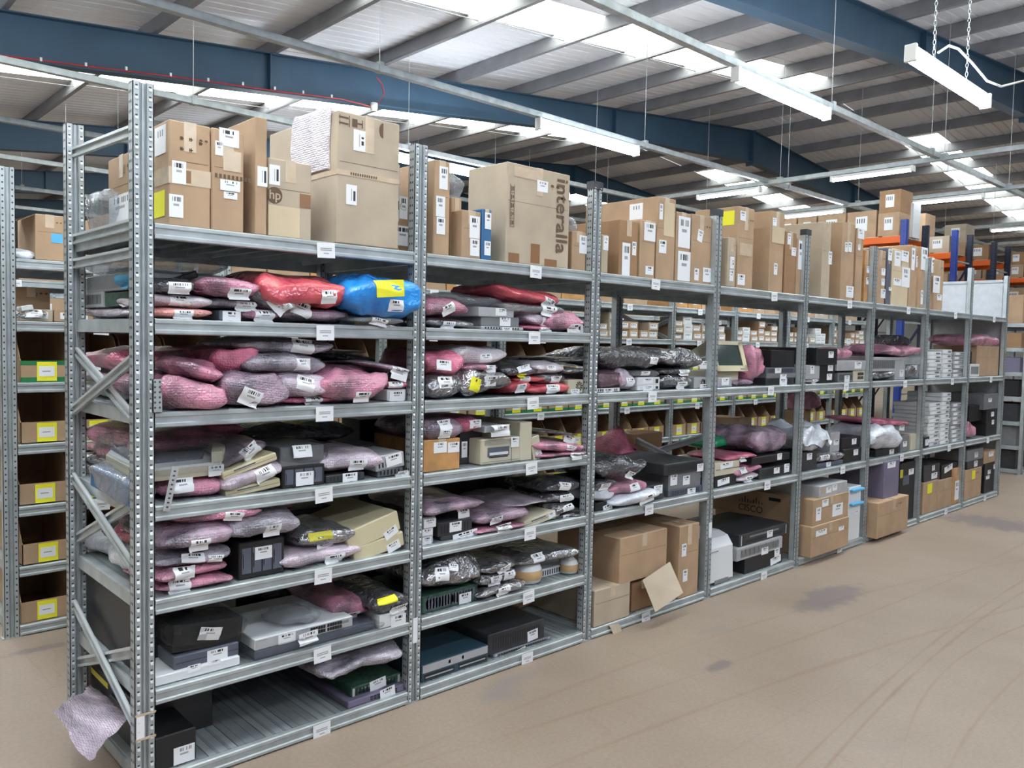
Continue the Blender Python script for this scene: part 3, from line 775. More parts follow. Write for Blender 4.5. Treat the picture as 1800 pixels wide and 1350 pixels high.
# ------------------------------------------------------------------ bay 1 (nearest)
IT(0, 6, [
 ('bub','bub_peach',262,541,372,None,(306,545,340,561),{'dep':.45}),
 ('bub','bub_white',262,517,370,541,(303,519,338,537),{'dep':.45}),
 ('esd','esd_dark',262,489,342,517,(296,496,334,517),{'dep':.3}),
 ('unit','blackg',290,484,352,517,{'yf':.2,'dep':.3,'tilt':0,'ry':-22,'desc':'thin black panel leaning behind bags'}),
 ('unit','slate',386,546,424,None,(391,547,423,566),{'dep':.4}),
 ('bub','bub_pink',425,545,488,None,(447,545,480,566),{'dep':.4}),
 ('bub','bub_grey',372,524,455,546,(416,530,452,548),{'dep':.42}),
 ('bub','bub_pink',362,491,458,526,(403,507,440,527),{'dep':.42,'amp':.16,'yf':.0,'desc':'fat pink parcel in loose bubble wrap'}),
 ('bub','bub_hot',352,505,375,520,{'yf':.12,'dep':.2}),
 ('bub','bub_purple',500,541,608,None,(513,530,545,556,-20),{'dep':.42,'amp':.18}),
 ('bub','bub_grey',440,507,512,546,(472,521,506,549,-28),{'yf':.01,'dep':.4,'ry':18,'desc':'tilted grey bubble parcel sliding down the pile'}),
 ('bag','bag_red',470,484,612,545,(566,510,592,534,4),{'yf':-.03,'dep':.42,'amp':.16,'pinch':.3,'desc':'big lumpy red plastic bag'}),
 ('unit','slate',598,540,625,None,{'yf':.06,'dep':.35}),
 ('unit','dark',606,495,640,545,{'yf':.16,'dep':.3}),
 ('esd','frost',625,556,708,None,(655,559,684,573,-12),{'yf':-.03,'dep':.4,'amp':.2,'desc':'dark film bag drooping over the shelf edge'}),
 ('bag','bag_blue',622,489,742,558,(660,492,714,522,5,'yellow'),(685,527,712,548),{'yf':-.075,'dep':.4,'amp':.13,'pinch':.2,'desc':'bright blue plastic bag with yellow sticker'}),
])
IT(0, 5, [
 ('bub','bub_pink',262,668,405,None,{'dep':.55,'amp':.22,'yf':-.02,'desc':'large pink bubble wrap bundle at the post'}),
 ('bub','bub_purple',266,624,352,668,{'dep':.35,'yf':.2}),
 ('bub','bub_pink',312,634,398,672,{'yf':.0,'dep':.4,'amp':.22,'ry':10,'desc':'pink and purple wrapped roll on the bundle'}),
 ('bub','bub_purple',398,660,505,None,(423,684,458,714,-14),{'yf':-.02,'dep':.45,'amp':.16,'ry':8,'desc':'purple bubble parcel with slanted label'}),
 ('bub','bub_hot',382,616,446,668,{'yf':.06,'dep':.35,'amp':.3,'desc':'twisted hot pink bubble wrap standing up'}),
 ('bub','bub_hot',505,698,597,None,(537,697,565,714),{'dep':.4}),
 ('bub','bub_lilac',490,658,576,698,(522,662,553,687,-10),{'yf':.0,'dep':.4,'ry':6}),
 ('bub','bub_grey',438,625,578,658,(518,630,547,651),{'yf':.02,'dep':.45,'amp':.14}),
 ('bub','bub_grey',432,595,584,625,(516,596,552,621,-6),{'yf':.04,'dep':.45,'amp':.14,'desc':'topmost grey bubble parcel with upturned corner'}),
 ('bub','bub_pink',577,652,684,None,(627,689,654,708),{'yf':-.03,'dep':.45,'amp':.2,'pinch':.75,'desc':'puffed pink bubble bag with pointed ends'}),
 ('unit','white',681,684,714,None,(684,687,710,705),{'dep':.35,'f':'v'}),
 ('bub','bub_hot',681,670,716,684,(684,671,706,682),{'yf':.02,'dep':.3}),
 ('bub','bub_purple',636,640,716,668,(683,646,711,668,-6),{'yf':.03,'dep':.4,'ry':8}),
 ('esd','esd_dark',570,622,668,650,{'yf':.25,'dep':.35,'ry':6}),
 ('bub','bub_pink',590,617,660,622,{'yf':.35,'dep':.3}),
])
IT(0, 4, [
 ('bub','bub_pink',292,840,398,None,(303,841,342,866),{'dep':.42,'amp':.13,'f':''}),
 ('unit','cream2',398,851,494,None,{'dep':.4,'ry':-7,'f':'l','desc':'cream keyboard console, lowest in its stack','yf':.03}),
 ('bub','bub_lilac',400,826,504,851,(453,822,486,846,8),{'yf':.0,'dep':.4,'ry':-12}),
 ('unit','cream2',392,812,490,828,{'dep':.4,'ry':-16,'yf':.03,'f':'l','desc':'cream keyboard console lying aslant on the stack'}),
 ('bub','bub_purple',388,790,478,812,(424,781,456,805,18),{'yf':.06,'dep':.42,'ry':-22}),
 ('unit','black',496,818,571,None,(520,829,551,853),{'dep':.45,'f':'d','desc':'square black drive enclosure'}),
 ('wrap','grey',493,784,570,818,(512,782,545,803),{'yf':.05,'dep':.38}),
 ('unit','dark',574,833,641,None,(602,831,628,850),{'dep':.42,'f':'v'}),
 ('bub','bub_lilac',570,797,676,833,(618,808,645,828),{'yf':.02,'dep':.45,'amp':.08}),
 ('wrap','grey',664,822,716,None,(692,826,715,840),{'dep':.35,'f':'v'}),
 ('unit','lgrey',662,798,712,822,(678,798,706,818,4),{'yf':.02,'dep':.4,'ry':-6,'f':'v','desc':'small grey disk drive tray'}),
 ('unit','dark',618,782,700,800,{'yf':.25,'dep':.4,'ry':-4,'f':'v'}),
 ('bub','bub_hot',310,748,430,772,{'yf':.4,'dep':.35}),
 ('esd','esd_dark',440,745,705,785,{'yf':.38,'dep':.4,'desc':'long glossy black bag at the back'}),
])
# hexagonal cream display terminal in clear film, resting on the pink parcel
for b_ in (0, 1):  # black filler boxes added to darken the rear of the shelves
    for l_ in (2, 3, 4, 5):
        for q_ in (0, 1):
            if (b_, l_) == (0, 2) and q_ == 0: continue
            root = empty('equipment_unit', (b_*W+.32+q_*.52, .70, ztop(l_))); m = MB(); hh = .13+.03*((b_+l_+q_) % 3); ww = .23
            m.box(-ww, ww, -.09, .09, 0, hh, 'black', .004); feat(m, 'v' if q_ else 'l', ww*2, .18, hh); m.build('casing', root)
            REG.append(dict(o=root, b=b_, l=l_, row='r', x0=b_*W+.09+q_*.52, x1=b_*W+.55+q_*.52, zt=ztop(l_)+hh, yf=.6, desc='black filler box added to darken the shelf, %s rear' % ('right' if q_ else 'left'), cat='equipment', z0=0, nolab=False, kind='x', w=.46, h=hh, dep=.18))
def hexterm():
    z0 = at(330, 838, .0).z; rec = None
    root = empty('display_terminal', (.19, .285, z0)); root.rotation_euler = (R(3), R(-1), R(0)); root.scale = (.70, 1, .75)
    m = MB(); P2 = [(-.27, -.12), (-.20, -.235), (.16, -.235), (.25, -.12), (.25, .1), (.14, .24), (-.2, .24), (-.27, .14)]
    m.prism(P2, 'z', 0, .05, 'cream'); m.prism([(a*.97, b*.97) for a, b in P2], 'z', .05, .062, 'white'); m.build('base_tray', root)
    m = MB(); m.prism([(-.24, -.15), (.10, -.15), (.19, -.02), (.15, .21), (-.22, .21)], 'z', .062, .07, 'slate'); m.build('dark_window', root)
    m = MB(); m.prism([(.10, -.232), (.16, -.232), (.245, -.12), (.245, .1), (.18, .2), (.20, .05), (.19, -.09)], 'z', .062, .115, 'cream'); m.build('side_rim', root)
    me, bv = bag_mesh(.6, .54, .16, 4.4, e1=.35, e2=.3, amp=.1, pinch=.3); me.materials.append(MATS['clear'])
    o = bpy.data.objects.new('plastic_bag', me); COL.objects.link(o); o.parent = root
    b2 = MB(); b2.box(-.3, .3, -.24, .24, -.02, .1, 'paper'); bb = BVHTree.FromBMesh(b2.bm); b2.bm.free()
    stick_label(root, bb, .12, .022, .085, .055)
    REG.append(dict(o=root, b=0, l=4, row=0, x0=root.location.x-.27, x1=root.location.x+.25, zt=9, yf=.02, desc='angular cream display housing in clear film', cat='equipment', z0=z0, nolab=False, kind='x', w=.5, h=.1, dep=.5))
hexterm()
IT(0, 3, [
 ('bub','bub_pink',262,1023,405,None,(302,1020,340,1045),{'dep':.42,'pinch':.75,'yf':.0}),
 ('bub','bub_pink',262,998,402,1023,(305,996,345,1018,-4),{'dep':.42,'pinch':.7,'yf':.01}),
 ('bub','bub_grey',270,970,407,998,(322,974,360,989,-5),(365,975,392,988,-6),{'dep':.42,'yf':.01}),
 ('bub','bub_purple',262,928,408,970,(333,946,367,969),{'dep':.46,'yf':.0,'amp':.14}),
 ('bub','bub_pink',300,893,452,928,(390,898,423,914,-4),(399,919,420,932),{'dep':.45,'yf':.02,'amp':.16,'ry':4}),
 ('unit','black',420,950,500,None,(448,960,478,982),{'dep':.45,'f':'d','yf':.03,'desc':'tall black drive enclosure'}),
 ('bub','bub_grey',410,908,530,950,(466,921,495,944),{'dep':.42,'yf':.0,'amp':.13}),
 ('bub','bub_lilac',500,968,632,None,(578,976,608,992,5),{'dep':.42,'yf':.0,'pinch':.7}),
 ('esd','esd',532,930,620,968,(564,957,592,968,6),(545,936,585,950,0,'yellow_dull'),{'dep':.36,'yf':.02,'desc':'black and silver bag with yellow tape'}),
 ('unit','cream2',624,948,712,None,(680,952,703,968,10),{'dep':.5,'ry':-9,'yf':.02,'desc':'lower of two cream keyboard consoles'}),
 ('unit','cream2',614,915,706,948,(675,928,699,944,14),{'dep':.55,'ry':-14,'yf':.02,'f':'','desc':'upper cream keyboard console under film'}),
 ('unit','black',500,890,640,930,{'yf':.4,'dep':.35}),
 ('bub','bub_pink',430,892,520,915,{'yf':.4,'dep':.3}),
])
IT(0, 2, [
 ('unit','white',268,1172,422,None,(330,1168,352,1181),(366,1160,388,1168),{'dep':.55,'desc':'long white box under a dark unit','yf':.02}),
 ('unit','slate',306,1142,420,1172,(364,1140,400,1160),{'dep':.5,'f':'l','desc':'slate rack unit with pale front'}),
 ('wrap','black',300,1093,424,1142,(346,1099,385,1123,-8),{'dep':.42,'yf':.05,'ry':5,'extra':'clear','desc':'dark unit in clear film tilted on stack'}),
 ('wrap','slate',448,1118,658,None,(520,1107,553,1128,4),{'dep':.45,'yf':.02,'extra':'clear','desc':'long dark unit in cloudy film under white switch'}),
 ('bub','bub_hot',600,1098,662,None,{'dep':.4,'yf':.08}),
 ('bub','bub_pink',592,1052,668,1098,(612,1076,634,1096),{'dep':.45,'yf':.08,'amp':.15}),
 ('unit','white',668,1077,712,None,(687,1080,713,1102),{'dep':.4,'yf':.0}),
 ('esd','esd_dark',662,1048,718,1077,(690,1064,717,1078,6),(667,1050,698,1061,4,'yellow'),{'dep':.42,'yf':-.02,'desc':'black bag with yellow tag at the shelf end'}),
 ('esd','esd_dark',470,1030,560,1060,{'yf':.5,'dep':.25}),
 ('bub','bub_purple',560,1025,700,1050,{'yf':.5,'dep':.25}),
])
def switch24():
    a = at(448, 1110, .02); b_ = at(620, 1085, .02); z0 = at(540, 1121, .02).z
    w_ = b_.x-a.x; h = .045; d_ = .42
    root = empty('network_switch', ((a.x+b_.x)/2, .02+d_/2, z0))
    m = MB(); m.box(-w_/2, w_/2, -d_/2, d_/2, 0, h, 'white', .003); m.box(-w_/2+.002, w_/2-.002, -d_/2-.0008, -d_/2, .004, h-.004, 'lgrey'); m.build('casing', root)
    for g in (0, 1):
        m = MB()
        for r_ in (0, 1):
            for k in range(6):
                x = .02+g*.078+k*.0118; m.box(x, x+.0095, -d_/2-.003, -d_/2-.001, .007+r_*.017, .020+r_*.017, 'black')
        m.build('port_block', root)
    m = MB(); m.box(w_/2-.07, w_/2-.02, -d_/2-.002, -d_/2, .022, .034, 'grey'); m.box(-.02, .01, -d_/2-.002, -d_/2, .036, .04, 'ink_grey'); m.box(-w_/2+.015, -w_/2+.05, -d_/2-.0015, -d_/2, .034, .038, 'ink_grey'); m.build('badge_strip', root)
    b2 = MB(); b2.box(-w_/2, w_/2, -d_/2, d_/2, 0, h, 'paper'); bb = BVHTree.FromBMesh(b2.bm); b2.bm.free()
    stick_label(root, bb, -.085, .02, .075, .04)
    REG.append(dict(o=root, b=0, l=2, row=0, x0=a.x, x1=b_.x, zt=z0+h, yf=.02, desc='white network switch with two port blocks', cat='network switch', z0=z0, nolab=False, kind='x', w=w_, h=h, dep=d_))
    me, bv = bag_mesh(.20, .16, .055, 8.2, amp=.5, pinch=.5, e1=.7, e2=.8); me.materials.append(MATS['frost'])
    o = bpy.data.objects.new('plastic_pouch', me); COL.objects.link(o); o.location = (root.location.x+.0, .13, z0+h)
    REG.append(dict(o=o, b=0, l=2, row=0, x0=a.x+.1, x1=a.x+.3, zt=z0+.1, yf=.1, desc='small clear pouch of cable on white switch', cat='bag', z0=z0+h, nolab=False, kind='x', w=.2, h=.05, dep=.1))
switch24()
IT(0, 1, [
 ('unit','black',262,1290,345,None,(305,1310,342,1340),{'dep':.5,'yf':.03,'desc':'wide black box with brown edged front'}),
 ('unit','dark',300,1130,540,None,{'dep':.2,'yf':.6,'f':'vd','desc':'long dark rack unit against the back'}),
 ('unit','lilacbox',612,1218,712,None,(668,1208,694,1226,6),{'dep':.45,'yf':.02,'f':'p'}),
 ('unit','pcb',618,1196,706,1218,(650,1193,678,1211,6),{'dep':.4,'yf':.05,'f':'vg','desc':'open green circuit board assembly'}),
 ('bub','bub_grey',572,1148,722,1190,{'dep':.5,'yf':.0,'amp':.25,'pinch':.6,'desc':'loose pinkish grey bubble sheet at the post'}),
])
# ------------------------------------------------------------------ bay 2
IT(1, 6, [
 ('esd','esd',752,560,834,None,(780,565,803,581),{'dep':.34}),
 ('bub','bub_pink',748,524,824,560,(776,534,798,553,24),{'dep':.4,'yf':.02,'amp':.16}),
 ('unit','lgrey',846,575,920,None,(882,576,900,584),{'dep':.4,'f':'v'}),
 ('unit','grey',846,557,913,575,(878,557,897,573),{'dep':.38,'yf':.04}),
 ('unit','lgrey',842,541,904,557,(871,542,890,555),{'dep':.4,'yf':.03}),
 ('bag','frost',803,517,884,541,{'dep':.42,'yf':.1,'amp':.15,'desc':'grey film-covered hump behind pink parcel'}),
 ('bub','bub_hot',920,572,968,None,(947,576,967,587),{'dep':.34}),
 ('bub','bub_lilac',932,553,992,572,(952,558,972,574,-6),{'dep':.36}),
 ('bag','frost',890,534,996,553,(953,538,974,557,-8),{'dep':.38,'yf':.02}),
 ('bag','bag_red',880,507,988,535,(958,525,980,543,-14),{'dep':.42,'yf':.02,'amp':.14,'ry':6,'desc':'red plastic parcel on top of pile'}),
 ('bub','bub_pink',968,550,1026,None,(1000,570,1020,586,4),{'dep':.4,'yf':.0,'amp':.2,'pinch':.8}),
 ('unit','dark',1012,560,1034,None,(1020,568,1034,585),{'dep':.35,'yf':.05}),
 ('unit','white',993,545,1034,557,{'dep':.3,'yf':.25}),
])
IT(1, 5, [
 ('esd','esd',745,660,820,None,(770,662,795,682),{'dep':.42,'yf':.0}),
 ('esd','esd',820,652,899,None,(851,661,875,679),(826,664,842,688,-18,'yellow'),{'dep':.42,'yf':.0,'amp':.2,'desc':'big silver antistatic bag with yellow tag'}),
 ('bub','bub_hot',744,619,813,660,(771,633,794,651,-4),{'dep':.42,'yf':.0,'amp':.13}),
 ('bub','bub_pink',818,641,882,653,(852,642,874,655),{'dep':.36,'yf':.02}),
 ('bub','bub_white',808,611,895,641,(846,622,867,637,4),{'dep':.42,'yf':.01}),
 ('bag','bag_red',898,672,936,None,(911,675,928,691,4),{'dep':.35}),
 ('bag','bag_red',934,676,1000,None,(965,676,982,692),{'dep':.38,'yf':.02}),
 ('bag','bag_red',915,661,962,675,(921,662,940,673),{'dep':.3,'yf':.02}),
 ('esd','esd_dark',888,640,945,661,(910,643,937,653,10),(916,657,928,664,0,'yellow'),{'dep':.36,'yf':.02}),
 ('esd','esd',950,657,1002,676,(970,662,988,673),{'dep':.34}),
 ('bub','bub_white',943,637,997,657,(960,643,978,653),{'dep':.36,'yf':.02}),
 ('unit','cream',999,667,1036,None,(1003,684,1018,697),{'dep':.35,'f':'f','desc':'white power supply with round fan grille'}),
 ('esd','esd',996,647,1036,667,{'dep':.36,'yf':.02}),
 ('esd','esd_dark',978,629,1035,647,{'dep':.36,'yf':.03}),
 ('unit','lgrey',893,628,914,640,{'dep':.3,'yf':.3}),
])
IT(1, 4, [
 ('carton','card_orange',744,772,809,None,(762,777,785,796),(787,777,807,795),{'dep':.4,'yf':.02}),
 ('bub','bub_purple',744,740,812,772,(770,738,793,755,4),(770,755,791,770),{'dep':.4,'yf':.02,'amp':.13}),
 ('unit','dark',809,756,848,None,(811,776,821,804),{'dep':.4,'yf':.12,'f':'v','desc':'dark mesh-sided enclosure'}),
 ('bub','bub_hot',805,734,847,756,(822,738,846,752),{'dep':.35,'yf':.05}),
 ('wrap','white',852,748,892,770,(857,746,890,766),{'dep':.38,'yf':.03,'desc':'small white labelled box on beige unit'}),
 ('unit','cream',915,742,936,None,{'dep':.5,'yf':.03,'desc':'tall cream side cover standing upright'}),
 ('unit','cream',940,765,955,None,(943,790,952,806,20),{'dep':.4,'yf':.03,'ry':-14,'desc':'thin cream panel leaning on the side cover'}),
 ('bub','bub_pink',957,795,1043,None,(1005,796,1022,808),{'dep':.42,'yf':-.02}),
 ('bub','bub_pink',945,776,1040,795,(994,783,1010,792,-8),{'dep':.4,'yf':.0,'ry':4}),
 ('esd','esd_dark',940,758,1028,776,(994,767,1013,780,-12),{'dep':.4,'yf':.02,'ry':7}),
])
def beige_unit():
    a = at(846, 775, .03); b_ = at(915, 775, .03); z1 = at(880, 770, .03).z; z0 = ztop(4); h = z1-z0; w_ = b_.x-a.x; d_ = .4
    root = empty('cassette_drive', ((a.x+b_.x)/2, .03+d_/2, z0))
    m = MB(); m.box(-w_/2, w_/2, -d_/2, d_/2, 0, h, 'cream', .006); m.build('casing', root)
    m = MB(); y = -d_/2-.002
    m.box(-w_*.34, w_*.2, y, y+.002, h*.30, h*.66, 'slate'); m.box(-w_*.3, w_*.16, y-.004, y, h*.36, h*.46, 'white'); m.box(-w_*.3, w_*.16, y-.002, y, h*.26, h*.29, 'black'); m.build('cassette_window', root)
    m = MB()
    for k in range(4): m.box(-w_*.42, w_*.46, y, y+.0015, h*(.76+.055*k), h*(.775+.055*k), 'grey')
    m.box(w_*.26, w_*.27, y, y+.002, h*.04, h*.72, 'grey'); m.box(-w_*.46, w_*.46, y, y+.002, h*.1, h*.115, 'grey'); m.build('front_grooves', root)
    b2 = MB(); b2.box(-w_/2, w_/2, -d_/2-.004, d_/2, 0, h, 'paper'); bb = BVHTree.FromBMesh(b2.bm); b2.bm.free()
    stick_label(root, bb, w_*.33, h*.8, .055, .05)
    REG.append(dict(o=root, b=1, l=4, row=0, x0=a.x, x1=b_.x, zt=z1, yf=.03, desc='beige drive unit with cassette window', cat='equipment', z0=z0, nolab=False, kind='x', w=w_, h=h, dep=d_))
beige_unit()
IT(1, 3, [
 ('unit','lgrey',742,945,762,None,(742,944,758,957),{'dep':.3}),
 ('unit','lgrey',742,928,762,945,(742,930,760,941),{'dep':.3}),
 ('unit','lgrey',744,909,766,928,(745,912,766,927),{'dep':.3}),
 ('unit','dark',775,937,840,None,(796,934,839,949,5),{'dep':.4,'f':''}),
 ('unit','dark',770,915,830,937,(790,917,811,934),{'dep':.38,'f':'v'}),
 ('bub','bub_purple',745,882,855,915,(818,897,838,914,3),{'dep':.5,'yf':.0,'pinch':.75,'desc':'flat purple bubble parcel on dark boxes'}),
 ('bub','bub_pink',845,925,925,None,(876,921,899,935,5),{'dep':.4,'yf':.0}),
 ('bub','bub_purple',846,898,932,925,(865,908,884,922,6),{'dep':.46,'yf':.01}),
 ('bub','bub_lilac',900,882,968,898,{'dep':.44,'yf':.05}),
 ('unit','cream',922,905,985,None,(964,900,976,910,6),{'dep':.4,'ry':-8,'f':'l','yf':.02}),
 ('esd','esd',974,905,1030,None,(994,905,1012,920),{'dep':.34,'yf':.02}),
 ('esd','esd',976,886,1012,905,(987,888,1009,900,6),{'dep':.34,'yf':.02}),
 ('esd','esd',970,868,1012,886,(990,870,1009,882,3),{'dep':.34,'yf':.02}),
 ('esd','esd_dark',965,846,1020,868,(984,848,1002,862,-10),{'dep':.36,'yf':.03}),
 ('esd','esd_dark',915,842,985,882,{'dep':.3,'yf':.35}),
])
IT(1, 2, [
 ('unit','pcb',742,1038,840,None,(807,1042,828,1060),{'dep':.42,'f':'vd','desc':'green circuit board tray with metal frame'}),
 ('esd','esd',742,988,850,1038,(766,998,789,1021,-6),(791,992,806,1003,-14),{'dep':.46,'yf':.0,'amp':.15}),
 ('esd','esd',845,1029,928,None,(876,1032,897,1047,3),{'dep':.36,'yf':.0}),
 ('esd','esd',848,1007,916,1029,(866,1014,887,1032),(891,1006,912,1021),{'dep':.36,'yf':.0}),
 ('esd','esd',850,988,912,1007,(874,993,896,1005,6),{'dep':.36,'yf':.02}),
 ('unit','white',945,995,1010,None,{'dep':.3,'yf':.1,'f':'v'}),
 ('esd','esd',922,972,1020,990,(943,975,963,993,2),{'dep':.38,'yf':.0}),
])
for (xa, xb, ya, yb_, ds) in ((917, 957, 996, 1030, 'larger white tub with tan band'), (993, 1016, 986, 1014, 'smaller white tub with tan band')):
    a = at(xa, ya, .06); b_ = at(xb, ya, .06); r_ = (b_.x-a.x)/2; z0 = ztop(2); h = a.z-z0
    root = empty('plastic_tub', ((a.x+b_.x)/2, .03+r_, z0))
    m = MB(); m.lathe([(r_*.7, 0, 'white'), (r_*.93, .006, 'white'), (r_*.97, h*.2, 'white'), (r_, h*.22, 'tan'), (r_, h*.68, 'tan'), (r_*.97, h*.7, 'white'), (r_*.9, h*.86, 'white'), (r_*.7, h, 'white')], 0, 0, 'white', 28); m.build('tub_body', root)
    m = MB(); m.lathe([(r_*.6, h, 'white'), (r_*.6, h+.006, 'white'), (r_*.45, h+.009, 'white')], 0, 0, 'white', 20); m.build('lid', root)
    REG.append(dict(o=root, b=1, l=2, row=0, x0=a.x, x1=b_.x, zt=z0+h, yf=.03, desc=ds, cat='tub', z0=z0, nolab=False, kind='x', w=r_*2, h=h, dep=r_*2))
IT(1, 1, [
 ('unit','dblue',742,1152,858,None,{'dep':.6,'yf':.03,'f':'m','desc':'dark teal rack chassis with steel front'}),
 ('unit','grey',868,1135,968,None,(903,1140,924,1155,10),{'dep':.4,'yf':.04,'f':'vg','desc':'grey card cage full of boards'}),
 ('unit','dark',858,1102,957,1135,(927,1107,945,1125,4),{'dep':.55,'yf':.05,'f':'v','desc':'flat grey chassis stacked on card cage'}),
 ('carton','card_dark',940,1052,1030,None,{'dep':.25,'yf':.5}),
])
# ------------------------------------------------------------------ bay 3
IT(2, 5, [
 ('unit','white',1048,682,1090,None,(1060,683,1078,695),{'dep':.34,'f':'v'}),
 ('wrap','black',1050,656,1090,682,{'dep':.34,'extra':'clear_pink','desc':'black unit in pink film'}),
 ('bub','bub_lilac',1088,652,1120,None,(1100,664,1116,679),{'dep':.3,'amp':.12}),
 ('unit','white',1121,677,1160,None,(1130,678,1147,689),{'dep':.36,'f':'s'}),
 ('unit','white',1121,663,1160,677,(1130,665,1147,674),{'dep':.36,'f':'s'}),
 ('bag','frost',1115,650,1162,663,(1130,653,1145,661),{'dep':.36,'yf':.02}),
 ('esd','esd_dark',1060,616,1162,652,(1138,628,1153,640,-4),{'dep':.5,'yf':.02,'amp':.14,'desc':'printer-like shape in glossy black film'}),
 ('esd','esd',1166,658,1218,None,(1190,671,1204,684),{'dep':.34}),
 ('esd','esd_dark',1162,647,1216,658,(1198,650,1212,661),{'dep':.36,'yf':.02}),
 ('unit','lgrey',1221,663,1255,None,(1230,675,1247,689),(1251,670,1255,688,0,'yellow'),{'dep':.34,'f':'fs','desc':'grey power supply with fan'}),
 ('esd','esd',1168,618,1262,650,(1239,635,1255,649),{'dep':.44,'yf':.0,'amp':.2,'desc':'crumpled clear silver bag beside the post'}),
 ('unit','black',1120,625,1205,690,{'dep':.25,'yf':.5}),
])
IT(2, 3, [
 ('unit','black',1047,882,1082,None,(1060,886,1076,902,12),{'dep':.4}),
 ('bag','bag_white',1046,862,1083,882,{'dep':.34,'yf':.02}),
 ('esd','esd_dark',1046,845,1084,862,(1055,849,1072,862),{'dep':.36,'yf':.02}),
 ('bag','bag_white',1084,869,1158,None,(1125,868,1150,884,8),{'dep':.4,'yf':-.02,'amp':.25}),
 ('bub','bub_pink',1078,848,1140,869,(1108,850,1124,864,6),{'dep':.4,'yf':.0}),
 ('esd','esd_dark',1056,810,1126,848,(1102,829,1114,842,-20),{'dep':.44,'yf':.0,'amp':.28,'desc':'crumpled glossy black bag heap'}),
 ('unit','dark',1138,852,1168,None,(1149,853,1164,868),{'dep':.34}),
 ('unit','slate',1176,857,1234,None,(1208,858,1222,871),{'dep':.45,'f':'v'}),
 ('unit','grey',1176,829,1232,857,(1178,833,1190,853),(1200,836,1212,852),{'dep':.5,'f':'','desc':'dark grey server chassis, middle of stack'}),
 ('unit','dark',1168,812,1236,829,(1225,815,1236,828),{'dep':.6,'yf':.02,'f':'v','desc':'flat dark server chassis topping the stack'}),
 ('carton','card_dark',1165,755,1240,None,{'dep':.2,'yf':.6}),
 ('bub','bub_hot',1090,772,1165,None,{'dep':.3,'yf':.5,'amp':.2}),
])
IT(2, 1, [
 ('carton','card_pale',1046,1030,1108,None,{'dep':.5,'yf':.0,'desc':'pale carton with taped patch, bottom left'}),
 ('carton','card_dark',1112,1020,1150,None,{'dep':.5,'yf':.03,'desc':'narrow brown carton behind cardboard flap'}),
 ('carton','card',1090,938,1172,1018,{'dep':.5,'yf':.0,'desc':'brown carton with torn top on two cartons'}),
 ('carton','card',1196,922,1230,None,(1198,956,1206,978),(1200,1001,1208,1022),{'dep':.55,'yf':.0,'desc':'tall brown carton beside white printer'}),
])
o = empty('cardboard_flap', at(1168, 1040, -.05)); m = MB()
c0 = o.location
pts = [at(1130, 1020, -.04)-c0, at(1152, 1076, -.13)-c0, at(1201, 1042, -.13)-c0, at(1178, 988, -.02)-c0]
m.quad(pts, 'card_pale'); m.quad([p+Vector((.003, .006, 0)) for p in pts[::-1]], 'card_pale'); m.build('torn_sheet', o)
tag(o, 'loose pale cardboard flap leaning out below the torn carton', 'cardboard')
o = empty('tape_scrap', at(1080, 1108, -.02)); c0 = o.location; m = MB()
m.quad([at(1070, 1098, -.012)-c0, at(1088, 1096, -.012)-c0, at(1096, 1114, -.03)-c0, at(1080, 1118, -.03)-c0], 'card_pale'); m.build('strip', o)
tag(o, 'small strip of pale tape hanging off the bottom shelf edge', 'tape')
